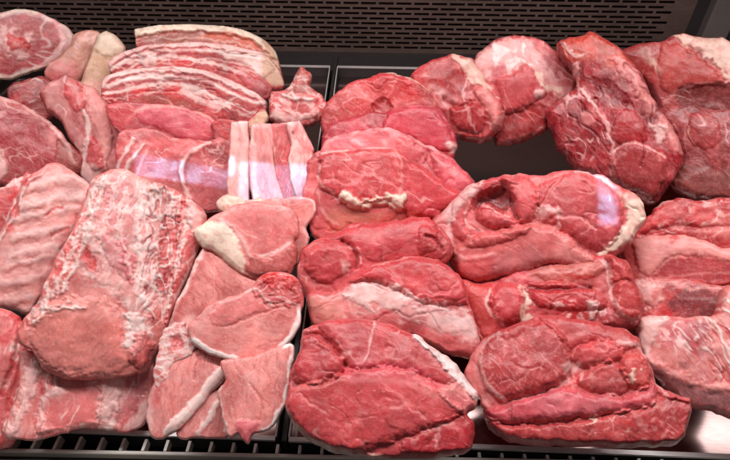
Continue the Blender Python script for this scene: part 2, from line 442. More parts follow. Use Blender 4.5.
def setting():
    LIP = .028
    yf = on_z(283, 437, LIP)[1]; yr = on_z(360, 67, LIP)[1]
    # divider line on the deck: joins the pixels (283,440) and (333,66)
    A = on_z(284, 436, LIP); Bp = on_z(333.5, 67, LIP)
    xd = (A[0]+Bp[0])/2
    xl = on_z(-150, 300, 0)[0]; xr = on_z(765, 300, 0)[0]+.05
    xl = -1.0; xr = .93
    print('deck', yf, yr, 'divider', A[0], Bp[0], 'pan', xl, xr)
    def tray(label, x0a, x1a, x0b, x1b, yf):
        r = thing('display_tray', label, 'tray', ((x0a+x1a)/2, (yf+yr)/2, 0))
        t = .003
        Box().hexa([(x0a,yf,-.003),(x1a,yf,-.003),(x1b,yr,-.003),(x0b,yr,-.003)], [(x0a,yf,0),(x1a,yf,0),(x1b,yr,0),(x0b,yr,0)])
        f = Box(); f.hexa([(x0a,yf,-.004),(x1a,yf,-.004),(x1b,yr,-.004),(x0b,yr,-.004)], [(x0a,yf,0),(x1a,yf,0),(x1b,yr,0),(x0b,yr,0)])
        part(f, 'tray_floor', 'tray_steel', r)
        w = Box()
        w.box((x0a,yf-.004,-.004),(x1a,yf-.0005,LIP-.004)); part(w, 'front_wall', 'dark_steel', r)
        w = Box(); w.box((x0b,yr+.0005,-.004),(x1b,yr+.004,LIP-.004)); part(w, 'rear_wall', 'dark_steel', r)
        for (a, b) in ((x0a,x0b),(x1a,x1b)):
            s_ = -1 if a == x0a else 1
            w = Box(); w.hexa([(a-.002,yf,.0005),(a+.002,yf,.0005),(b+.002,yr,.0005),(b-.002,yr,.0005)], [(a-.002,yf,LIP-.004),(a+.002,yf,LIP-.004),(b+.002,yr,LIP-.004),(b-.002,yr,LIP-.004)]); part(w, 'side_wall', 'dark_steel', r)
            w = Box(); w.hexa([(a-.0012,yf,LIP-.0038),(a+.0012,yf,LIP-.0038),(b+.0012,yr,LIP-.0038),(b-.0012,yr,LIP-.0038)], [(a-.0009,yf,LIP),(a+.0009,yf,LIP),(b+.0009,yr,LIP),(b-.0009,yr,LIP)]); part(w, 'side_lip', 'rail_steel', r)
        w = Box(); w.box((x0a,yf-.0055,LIP-.0038),(x1a,yf-.0002,LIP)); part(w, 'front_lip', 'tray_lip', r)
        w = Box(); w.box((x0b,yr+.0002,LIP-.0038),(x1b,yr+.0055,LIP)); part(w, 'rear_lip', 'tray_lip', r)
        return r
    gap = .010
    tray('steel display tray on the left holding ribs, belly and chops', xl, A[0]-gap, xl, Bp[0]-gap, yf+.0015)
    tray('steel display tray on the right holding the leg roasts', A[0]+gap*.6, xr, Bp[0]+gap, xr, yf+.001)
    d = Box(); d.hexa([(A[0]-.006,yf+.002,-.02),(A[0]+.002,yf+.002,-.02),(Bp[0]+.005,yr+.09,-.02),(Bp[0]-.005,yr+.09,-.02)], [(A[0]-.005,yf+.002,.014),(A[0]+.001,yf+.002,.014),(Bp[0]+.004,yr+.09,.02),(Bp[0]-.004,yr+.09,.02)])
    o = d.go('tray_divider', 'dark_steel'); o['label'] = 'thin dark divider bar running between the two meat trays'; o['category'] = 'divider'
    # case floor under the trays
    fl = Box(); fl.box((-1.3,-.2,-.06),(1.25,yr+.5,-.03)); o = fl.go('floor', 'black_plastic'); o['kind'] = 'structure'
    # ledge behind the trays
    yp = on_z(365, 46, .03)[1]
    lg = Box(); lg.box((-1.3,yr+.008,-.02),(1.25,yp+.05,.012)); o = lg.go('rear_ledge', 'dark_steel'); o['label'] = 'dark smooth ledge behind the trays below the perforated panel'; o['category'] = 'ledge'
    # perforated back panel
    r = thing('perforated_panel', 'dark brown metal back panel pierced with rows of staggered slots', 'panel', (0, yp, .012))
    x1 = on_y(690, 20, yp)[0]; x0 = -1.35; z0 = .012; ztop = .40
    pxm = np.dot(on_y(365, 25, yp)-CAMP, FWD)/F
    pitch = (on_y(365, 20, yp)[2]-on_y(365, 24.9, yp)[2]); sw = 17.2*pxm; sh = pitch*.5; bw = 2.6*pxm
    zs = z0+.012
    b = Box(); b.box((x0,yp-.001,z0),(x1,yp+.001,zs))
    rows = int((ztop-zs)/pitch); xe = x1-.055
    for i in range(rows):
        za = zs+i*pitch
        b.box((x0,yp-.001,za+sh),(x1,yp+.001,za+pitch))           # solid strip above the slot row
        off = (i % 2)*sw*.5+((i*37) % 7)*.0004
        xx = xe-off-sw
        b.box((xe-off,yp-.001,za),(x1,yp+.001,za+sh))
        while xx > x0:
            b.box((xx,yp-.001,za),(xx+bw,yp+.001,za+sh)); xx -= sw
    part(b, 'slotted_sheet', 'panel_paint', r)
    b = Box(); b.box((x0,yp+.03,z0),(x1+.1,yp+.034,ztop)); part(b, 'backing_plate', 'slot_dark', r)
    # right end of the case
    r = thing('case_end_wall', 'dark grey end wall of the display case in the top right corner', 'wall', (x1+.05, yp, .012))
    b = Box(); b.box((x1+.0,yp-.004,z0),(x1+.03,yp+.02,ztop)); part(b, 'corner_strip', 'dark_steel', r)
    b = Box(); b.hexa([(x1+.031,yp-.03,z0),(x1+.085,yp-.05,z0),(x1+.085,yp+.02,z0),(x1+.031,yp+.02,z0)], [(x1+.031,yp-.03,ztop),(x1+.085,yp-.05,ztop),(x1+.085,yp+.02,ztop),(x1+.031,yp+.02,ztop)]); part(b, 'corner_post', 'grey_trim', r, .004)
    b = Box(); b.box((x1+.086,yf-.1,z0),(x1+.1,yp+.02,ztop)); part(b, 'side_panel', 'dark_steel', r)
    # front air grille
    zf = LIP-.006
    r1 = on_z(60, 448, zf); r2 = on_z(340, 453.5, zf); sl = (r2[1]-r1[1])/(r2[0]-r1[0])
    def ry(x, d=0): return r1[1]+sl*(x-r1[0])-d
    ya = ry(0)
    def slant(bx, x0, x1, d0, d1, z0, z1):
        b_ = [(x0,ry(x0,d1)),(x1,ry(x1,d1)),(x1,ry(x1,d0)),(x0,ry(x0,d0))]
        return bx.hexa([(a,c,z0) for a,c in b_], [(a,c,z1) for a,c in b_])
    r = thing('air_grille', 'black front air intake grille with thin steel cross bars below the trays', 'grille', (0, (yf+ya)/2, zf))
    b = Box(); b.box((-1.2,ya-.03,-.03),(1.2,yf-.007,-.022)); part(b, 'well', 'black_plastic', r)
    step = .0262; k = 0; x = -.9
    while x < 1.0:
        b = Box(); b.box((x-.0017,ry(x)-.001,zf-.012),(x+.0017,yf-.006,zf)); part(b, 'bar', 'rail_steel', r); x += step
    # front rail
    r = thing('front_rail', 'brushed grey steel rail along the front of the display case', 'rail', (0, ya, zf))
    b = Box(); slant(b,-1.2,1.2,.0015,.0062,-.03,zf+.001); part(b, 'rail_cap', 'rail_steel', r, .0015)
    b = Box(); slant(b,-1.2,1.2,.0065,.0125,-.03,zf-.010); part(b, 'groove', 'black_plastic', r)
    b = Box(); slant(b,-1.2,1.2,.013,.08,-.03,zf-.002); part(b, 'lower_rail', 'rail_steel', r, .0015)
setting()

# ================================================================== LIGHT
def area(name, loc, target, sx, sy, power, color, spread=180):
    l = bpy.data.lights.new(name, 'AREA'); l.shape = 'RECTANGLE'; l.size = sx; l.size_y = sy; l.energy = power; l.color = color; l.spread = math.radians(spread)
    o = bpy.data.objects.new(name, l); COL.objects.link(o); o.location = loc
    from mathutils import Vector
    o.rotation_euler = (Vector(target)-Vector(loc)).to_track_quat('-Z', 'Y').to_euler(); return o
area('tube_front', (0.0, .52, 1.02), (0, .54, 0), 1.7, .07, 14.8, (1.0, .955, .94))
area('tube_rear', (0.05, .86, .98), (0.05, .80, 0), 2.6, .13, 5.0, (1.0, .90, .88))
area('front_fill', (0.1, -.75, 1.7), (0, .5, 0), 1.8, .5, 2.2, (1.0, .97, .96))  # added fill lamp outside the case, lightens the rail and front faces
# added narrow lamps; their bluish patches on the meat stand in for glass reflections
def patch(px, py, z, sx, sy, power, rot=0, col=(.14,.62,1.)):
    t = on_z(px, py, z); src = t+np.array([0.0, -.42, .80])
    area('added_reflection_lamp', tuple(src), tuple(t), sx, sy, power, col, .6)
patch(185, 166, .17, .15, .028, .023)
patch(268, 174, .19, .105, .072, .032)
patch(584, 201, .17, .022, .12, .02)
w = bpy.data.worlds.new('World'); S.world = w; w.use_nodes = True
bg = w.node_tree.nodes['Background']; bg.inputs['Color'].default_value = (1., .9, .88, 1); bg.inputs['Strength'].default_value = .045

cam = bpy.data.cameras.new('camera'); co = bpy.data.objects.new('camera', cam); COL.objects.link(co)
from mathutils import Matrix
m = Matrix.Identity(4)
for i in range(3): m[i][0] = RIGHT[i]; m[i][1] = UP[i]; m[i][2] = -FWD[i]; m[i][3] = CAMP[i]
co.matrix_world = m
cam.sensor_fit = 'HORIZONTAL'; cam.sensor_width = 36; cam.lens = 36*F/RW; cam.clip_start = .01; cam.clip_end = 50
S.camera = co
S.view_settings.view_transform = 'Standard'; S.view_settings.look = 'None'; S.view_settings.gamma = 1; S.view_settings.exposure = 0
# ================================================================== THE MEAT
LEG = dict(base='lean', alt='pink', alt2='deep')
g1 = 'boneless leg roasts in the right tray'
g2 = 'back row of joints'
g3 = 'belly slabs stacked at the back of the left tray'
g4 = 'belly strips lying side by side'
g5 = 'loin chops at the front of the left tray'

def left_tray():
    # ---- rear left
    piece('ham_slice', 'round cut ham end with a pale rind ring and a fatty core beside the trotters', 'ham',
      [(-24,18),(0,12.5),(17,10.5),(34,12),(51,19),(65,28),(73,38),(70,46),(56,56),(42,63),(28,69),(11,73),(-8,73),(-26,62),(-34,40)],
      [RIM(0,3.5,'cream',part='rind',dh=0), P([(48,12),(65,25),(76,38),(72,50),(50,62),(46,60),(58,48),(60,38),(54,27),(40,16)],'palest',f=2,dh=1),
       RIM(3,5.5,'fat',s=.8), RIM(5.5,9,'deep',s=.5,f=3), M('rose',12,0,.5,.5), P([(-4,40),(2,24),(10,28),(20,36),(32,42),(28,54),(16,60),(4,54)],'palest',f=4,s=.75,warp=6,dh=2),
       P([(8,38),(16,36),(28,44),(24,52),(14,52)],'bright',f=3,s=.8,warp=5,dh=2), V('fat',18,.07,.6)],
      lift=.03, T=7, R=7, back=30, base=(172,66,68), alt=(196,104,98), alt2='deep', grain=20, lump=1.2, jag=.5)
    piece('trotter', 'shorter pinkish trotter half hidden by the round ham end', 'trotter',
      [(75,35),(85,31.5),(97,32.5),(100,39),(92,56),(86,70),(79,82),(68,83),(52,79),(46,73),(51,64),(62,55),(72,44)],
      [M('palest',16,0,.4,.6), P([(46,68),(60,62),(76,66),(84,78),(68,86),(48,80)],'rose',f=8,s=.55), M('brown',9,.15,.5,.35), P([(50,74),(60,76),(72,82),(68,86),(50,82)],'lean',f=3,s=.6,warp=4), V('brown',12,.05,.4,ang=120,st=1.5)],
      lift=.0, T=12, R=15, base=(206,152,130), alt='tan', alt2=(196,124,110), lump=.8, gamp=.3, fine=.8, flecks=0, jag=.4)
    piece('trotter', 'longer pale tan trotter leaning against the belly slabs', 'trotter',
      [(98,37),(106,32.5),(115,37),(122,44),(124,50),(116,60),(110,74),(104,92),(98,104),(86,96),(82,86),(90,62),(95,48)],
      [M('brown',9,.15,.5,.3), V('brown',12,.05,.35,ang=110,st=1.5), M('tan',14,0,.4,.6), P([(98,37),(106,32),(124,44),(120,56),(106,58),(96,50)],'cream',f=4,s=.55), P([(84,86),(96,82),(106,88),(98,106),(84,98)],'blush',f=5,s=.6)],
      lift=.02, T=12, R=13, base=(212,172,138), alt='cream', alt2='tan', lump=.8, gamp=.3, fine=.8, flecks=0, jag=.4)
    piece('pork_trimming', 'small dark red trimming tucked under the trotters', 'pork trimming',
      [(9,92),(18,83),(33,78),(48,80),(58,90),(56,106),(44,118),(26,116),(12,106)],
      [V('fat',14,.09,.6), M('brown',10,.1,.4,.5)], lift=.0, T=12, R=13, base='deep', alt='lean', alt2='maroon')
    piece('shank_joint', 'dark pink shank joint at the left edge with a pale fat seam', 'pork joint',
      [(-22,96),(0,98),(18,103),(38,115),(54,127),(66,142),(78,152),(82,164),(74,174),(55,172),(35,172),(10,182),(-6,180),(-22,176)],
      [L([(0,100),(20,105),(42,119),(58,133),(68,150),(74,164)],'palest',2.2,s=.85,dh=1,part=None), L([(0,100),(22,108),(44,124),(56,146)],'blush',5,f=4,s=.3),
       P([(-22,148),(-4,146),(6,158),(10,172),(4,182),(-22,182)],'palest',f=3,s=.9,dh=4,part='fat_cap'), P([(58,142),(70,146),(84,162),(74,176),(58,172)],'brown',f=3,s=.5,dh=-2), V('palest',20,.05,.5,ang=35,st=2)],
      lift=.05, T=18, R=22, base=(168,58,66), alt=(190,92,96), alt2='deep', grain=30, gst=7)
    piece('shoulder_slab', 'upright slab of shoulder with pale fat bands beside the belly stack', 'pork slab',
      [(42,96),(52,83),(66,78),(80,83),(95,92),(110,107),(123,124),(127,142),(121,160),(116,174),(104,170),(98,184),(86,182),(82,168),(80,150),(70,134),(60,116),(48,106)],
      [P([(66,82),(78,84),(86,98),(84,112),(76,112),(68,100)],'lean',f=2,s=.8,dh=3), P([(44,96),(58,84),(64,96),(72,118),(82,142),(84,160),(74,140),(60,118)],'memb',f=3,s=.7),
       P([(86,92),(96,94),(106,108),(112,128),(112,150),(106,172),(100,172),(100,150),(96,130),(88,112)],'blush',f=2,s=.9,dh=3,part='fat_band'), P([(106,104),(118,116),(126,140),(118,162),(110,160),(114,140),(110,122)],'mauve',f=2,s=.7),
       P([(86,140),(94,138),(102,150),(104,168),(94,172),(88,160)],'lean',f=2,s=.8,dh=3), L([(84,112),(90,132),(86,150),(84,168)],'fat',2,s=.8,dh=1), P([(82,164),(96,166),(100,184),(86,186)],'palest',f=2,s=.8), V('palest',18,.06,.6,ang=70,st=2.4), M('memb',14,.1,.4,.5)],
      lift=.035, T=15, R=14, base=(176,88,90), alt='blush', alt2='deep', grain=65, gst=7)
    # ---- the belly stack
    piece('belly_slab', 'topmost belly slab of the stack, with orange brown lean and a cream rind', 'pork belly',
      [(137,33),(138,30),(158,26.5),(180,25),(203,25.5),(225,27.5),(245,31.5),(262,40),(273,51),(278,64),(282,84),(270,88),(240,70),(208,56),(180,52),(150,52),(138,46)],
      [B([(137,31),(158,27),(180,25.5),(203,26),(225,28),(245,32),(262,41),(274,53)],0,7,'cream',part='rind',dh=3), B([(137,31),(158,27),(203,26),(245,32),(262,41)],9,10.5,'palest',s=.9),
       P([(160,38),(190,33),(212,34),(206,40),(180,43),(160,45)],'brown',f=2,s=.7), P([(196,38),(215,34),(240,36),(258,46),(262,56),(240,48),(215,42)],'orange',f=2,s=.75), B([(137,31),(158,27),(203,26),(245,32),(262,41)],13,14.3,'fat',s=.7), W('fat',12,.08,.5,st=4), P([(262,40),(274,52),(282,86),(268,84),(266,62)],'skin',f=1.5,part='rind',warp=.6,s=.95)],
      g3, lift=-.005, T=8, R=6, back=50, base='brown', alt='orange', alt2='deep', grain=5, lump=.6, jag=.3)
    piece('belly_slab', 'second belly slab down, layered pink and white, skin end turned right', 'pork belly',
      [(111,63),(119,56),(130,51),(153,45),(180,43.5),(208,43.5),(231,46.5),(260,53),(272,62),(279,72),(283,84),(272,86),(268,94),(258,95),(231,84),(208,74),(180,70),(160,70),(128,72),(113,70)],
      [B([(111,62),(130,51),(153,45),(180,44),(208,44),(231,47),(262,54)],0,5,'palest',part='rind',dh=2), B([(111,62),(130,51),(153,45),(180,44),(208,44),(231,47),(262,54)],6.5,9.5,'fat',s=.9,dh=.6,warp=1), B([(111,62),(130,51),(153,45),(180,44),(208,44),(231,47),(262,54)],15,17,'fat',f=.8,s=.75,warp=1.5), B([(111,62),(130,51),(153,45),(180,44),(208,44),(231,47),(262,54)],20,21.5,'palest',f=.8,s=.7,warp=2), B([(111,62),(130,51),(153,45),(180,44),(208,44),(231,47),(262,54)],11.5,14,'deep',f=1,s=.6,warp=2),
       P([(150,54),(172,49),(200,52),(228,60),(224,64),(196,58),(170,56)],'deep',f=2,s=.5), L([(116,68),(140,60),(175,58),(210,64),(245,76)],'fat',1.6,s=.75), P([(142,60),(156,58),(158,66),(144,67)],'fat',f=2,s=.8,warp=4), P([(172,62),(186,60),(186,68),(174,68)],'bright',f=2,s=.7,warp=3),
       P([(218,52),(240,54),(262,58),(274,70),(262,78),(246,66),(228,60)],'fat',f=2,s=.9), P([(262,56),(273,64),(283,84),(272,86),(262,76)],'skin',f=1.5,warp=.6,part='rind'), W('fat',13,.06,.45,st=3.6,ang=10), V('maroon',14,.08,.6,ang=10,st=4,dh=-1), P([(236,74),(256,78),(270,92),(256,97)],'mauve',f=3,s=.6,dh=3)],
      g3, lift=.012, T=9, R=6, back=50, base=(190,66,66), alt='lean', alt2='maroon', grain=8, lump=.7, jag=.3)
    piece('belly_slab', 'third belly slab down, thickest of the stack, marbled under a pink rind', 'pork belly',
      [(104,86),(108,77),(127,71),(147,68.5),(180,68),(208,72),(231,82),(256,94),(266,104),(262,114),(248,122),(231,121),(208,114),(180,106),(150,104),(125,104),(105,99)],
      [B([(104,82),(108,76),(127,70),(147,68),(180,68),(208,72),(231,82),(256,93),(266,103)],0,6.5,'palest',part='rind',dh=2), B([(108,76),(127,70),(147,68),(180,68),(208,72),(231,82),(256,93)],8,9.2,'mauve',s=.6), B([(108,76),(127,70),(147,68),(180,68),(208,72),(231,82),(256,93)],10,13,'fat',s=.95,dh=.5,warp=1), B([(108,76),(127,70),(147,68),(180,68),(208,72),(231,82),(256,93)],15,18,'deep',f=1,s=.55,warp=2), B([(108,76),(127,70),(147,68),(180,68),(208,72),(231,82),(256,93)],19,21,'fat',f=.8,s=.8,warp=2), B([(108,76),(127,70),(147,68),(180,68),(208,72),(231,82),(256,93)],25,26.6,'palest',f=.8,s=.75,warp=2.5),
       P([(172,80),(184,77),(190,84),(178,88)],'deep',f=2,s=.6), P([(190,78),(206,79),(212,88),(196,88)],'deep',f=2,s=.6), P([(132,90),(148,87),(148,93),(134,95)],'bright',f=2,s=.75), P([(166,88),(180,86),(184,98),(170,99)],'bright',f=2,s=.75,warp=4), L([(106,96),(126,92),(150,86),(172,84),(200,92),(228,108)],'fat',1.8,s=.8), L([(184,92),(200,98),(214,108)],'fat',4,f=3,s=.7,warp=3),
       P([(136,98),(160,95),(184,100),(196,108),(170,106),(140,104)],'brown',f=2,s=.55), W('fat',14,.06,.5,st=3.4,ang=12), V('maroon',14,.08,.6,ang=12,st=4,dh=-1), L([(118,82),(150,76),(172,77)],'fat',1.5,s=.7)],
      g3, lift=.03, T=10, R=7, back=50, base=(194,66,68), alt='lean', alt2='maroon', grain=12, lump=.7, jag=.3)
    piece('loin_piece', 'lean deep pink loin piece under the belly stack, smooth and fine grained', 'pork loin',
      [(108,106),(125,103),(150,104),(180,107),(205,115),(216,123),(220,131),(212,142),(198,146),(180,141),(150,132),(124,131),(112,122)],
      [P([(136,112),(150,108),(176,109),(204,117),(218,130),(205,142),(180,138),(156,128),(140,122)],'rose',f=2,s=.6,dh=1.4,R=6), L([(128,122),(138,112),(152,107),(178,108),(206,117),(217,128)],'blush',1.5,s=.8), P([(108,106),(128,104),(136,114),(126,130),(112,122)],'lean',f=2,s=.7), V('blush',16,.06,.5,ang=15,st=2.5)],
      lift=.05, T=9, R=7, back=40, base=(184,70,80), alt=(204,110,112), alt2='deep', grain=14, gst=9, gamp=.7, jag=.5)
    piece('belly_end', 'small red belly end beside the top of the white belly strips', 'pork belly',
      [(214,122),(226,119),(244,122),(262,110),(268,118),(256,132),(240,140),(232,158),(222,150),(216,138)], [M('bright',10,.0,.4,.6), P([(246,124),(262,112),(270,120),(260,130)],'skin',f=1.5,part='rind')],
      lift=.015, T=10, R=10, base='deep', alt='lean', alt2='maroon')
    piece('loin_slab', 'broad flat loin slab with white seams, left of the white belly strips', 'pork loin',
      [(121,136),(136,131),(152,131),(180,138),(205,143),(222,138),(236,145),(240,170),(238,192),(226,206),(200,204),(176,196),(150,186),(130,178),(116,166)],
      [L([(134,140),(126,154),(118,168)],'fat',1.6,s=.8,dh=1), L([(144,146),(134,158),(126,172)],'fat',1.4,s=.8,dh=1), L([(148,152),(142,164),(136,176)],'blush',1.6,s=.8), L([(208,144),(190,154),(182,166),(184,186),(190,204)],'palest',2,s=.95,dh=2), P([(150,138),(176,141),(196,147),(184,156),(156,154)],'lean',f=3,s=.7), P([(206,148),(222,146),(226,160),(210,164)],'maroon',f=3,s=.5,warp=5), M('palest',5,.1,.35,.5,within=[(204,146),(230,146),(230,166),(204,166)]), V('palest',16,.06,.6,ang=20,st=2)],
      lift=.035, T=9, R=10, back=40, base=(192,92,94), alt='pink', alt2='lean', grain=20, gst=8)
    # ---- white strips
    def strip(pts, lab, base, feats=(), lift=.06): 
        piece('belly_strip', lab, 'pork belly strip', pts, list(feats), g4, lift=lift, T=7, R=3.5, back=26, grow=(1,0), ten=.1, base=base[0], alt=base[1], alt2=base[2], lump=1., gamp=.2, fine=.3, flecks=.08, grain=90, jag=.35)
    strip([(231,123),(249,123),(251,150),(250,174),(249,204),(228,204),(227,180),(229,150)], 'leftmost white belly strip, nearly all fat, straight and square ended', ('palest','fat','blush'), [RIM(0,2,'blush',s=.6), V('blush',10,.08,.6,ang=88,st=4), M('pink',12,.15,.5,.35,ang=88,st=3)])
    strip([(250,125),(272,125),(275,140),(274,158),(278,178),(286,204),(254,206),(249,184),(248,158),(250,140)], 'wider pinkish white belly strip, second from the left', ('blush','palest','pink'), [V('pink',10,.1,.6,ang=85,st=4), L([(252,130),(254,160),(256,196)],'fat',2.5,s=.8), P([(250,146),(268,150),(274,172),(280,190),(262,192),(250,176)],'mauve',f=3,s=.35)], .062)
    strip([(270,126),(288,124),(294,145),(300,168),(304,200),(284,206),(275,178),(272,150)], 'lean red belly strip between two white ones', ('lean','pink','deep'), [RIM(0,1.6,'palest',s=.7), V('palest',14,.07,.5,ang=80,st=2)], .055)
    strip([(286,124),(300,122),(309,139),(315,150),(313,160),(313,192),(298,204),(290,180),(288,160),(291,146)], 'rightmost white belly strip, bent towards the tray divider', ('palest','fat','pink'), [M('pink',12,.1,.4,.5,ang=80,st=3), V('pink',9,.09,.6,ang=80,st=4), P([(292,132),(294,132),(294,135),(292,135)],'deep',f=.7,s=.8,warp=0)], .066)
    piece('neck_bone', 'ragged bony scrap with a pointed top, alone in front of the tray divider', 'pork bone',
      [(302,69),(305,67),(308,73),(308,86),(318,92),(326,106),(317,119),(300,124),(277,122),(271,106),(275,93),(289,88),(293,82),(296,74)],
      [W('fat',11,.13,.8), P([(298,68),(308,68),(309,86),(316,94),(292,92),(294,82)],'brown',f=3,s=.6), M('palest',9,.05,.35,.7), P([(276,108),(298,114),(318,110),(314,120),(296,124),(276,122)],'palest',f=3,s=.7,warp=4,dh=2), L([(284,96),(300,100),(316,100)],'bone',1.5,s=.8,dh=2), M('bright',8,.2,.45,.6)],
      lift=.02, T=14, R=13, back=22, base='lean', alt='blush', alt2='deep', lump=3.5, fine=1.0, jag=1.4)
    piece('fat_scrap', 'little cream scrap of fat at the top of the upper loin chop', 'fat scrap',
      [(219,202),(224,196),(234,196),(246,201),(258,197),(264,202),(256,209),(240,208),(228,210)], [M('tan',7,.0,.4,.6), M('pink',8,.1,.4,.5)], lift=.085, T=7, R=6, back=12, base='cream', alt='palest', alt2='blush', lump=2.4)
    # ---- ribs
    piece('rib_edge', 'red edge of a rib rack at the left border, lined with white fat', 'rib rack',
      [(-24,194),(0,188),(14,182),(30,174),(34,184),(22,200),(18,220),(10,250),(4,290),(-24,296)],
      [L([(0,188),(16,183),(30,176)],'palest',2,s=.9), L([(18,200),(12,214),(8,240),(6,280)],'fat',1.8,s=.8), M('bright',10,.05,.4,.6), V('fat',16,.08,.7,ang=90,st=2)], lift=.02, T=12, R=12, base='lean', alt='blush', alt2='deep')
    ribs = []
    for k, jj in enumerate((0, 3, -2, 2, 4, -3, 1, 3, 0)):
        y0 = 176+k*15.5+jj
        ribs.append(L([(24-k*3.4, y0+14), (46-k*2.4, y0+10), (64-k*2.4, y0+4), (84-k*2.6, y0+6)], 'palest', 3.4, f=2.2, s=.85, dh=.9, hw=4.4, warp=2.5))
        ribs.append(L([(22-k*3.4, y0+21), (44-k*2.5, y0+17), (62-k*2.4, y0+12), (82-k*2.6, y0+13)], (206,132,122), 2.4, f=2.4, s=.55, dh=-.4, warp=3))
        ribs.append(L([(26-k*3.4, y0+22), (36-k*3.2, y0+18), (46-k*2.8, y0+16)], (178,96,90), 1.3, f=1.6, s=.6, dh=-.4, warp=3))
    piece('rib_rack', 'pale pink rib rack seen from inside, faint rib lines under its skin', 'rib rack',
      [(42,169),(56,163),(72,172),(88,184),(93,196),(80,214),(70,236),(58,262),(46,286),(30,308),(8,303),(-12,300),(-16,262),(0,234),(14,213),(18,196),(28,180)],
      ribs+[RIM(0,4.5,'pink',f=2,s=.55,within=[(0,150),(48,160),(30,190),(24,220),(10,250),(-30,300),(-40,200)]), RIM(4,7,'fat',f=1.5,s=.8,dh=1.5,within=[(0,150),(46,160),(36,190),(24,222),(10,256),(-30,300),(-40,200)]),
       P([(8,210),(14,202),(20,206),(18,216),(12,220)],'bright',f=2,s=.75,dh=-2), P([(6,226),(12,224),(14,231),(8,234)],'bright',f=2,s=.75), P([(22,180),(28,180),(28,186),(23,187)],'bright',f=1.5,s=.8), L([(46,216),(54,211),(62,209)],'bright',1.3,s=.85,dh=-1.5), L([(52,236),(60,232),(68,230)],'bright',1.2,s=.7,dh=-1), M('grey',14,.15,.5,.35,ang=-12,st=2), P([(30,166),(56,162),(60,168),(44,176),(32,186)],'lean',f=3,s=.5),
       P([(84,200),(94,196),(80,216),(66,246),(48,288),(36,300),(52,262),(68,228)],'lean',f=4,s=.55,warp=4)],
      lift=.05, T=12, R=16, back=40, base='blush', alt='palest', alt2='memb', grain=-8, gst=8, lump=.9, gamp=.3, fine=.2, flecks=.12)
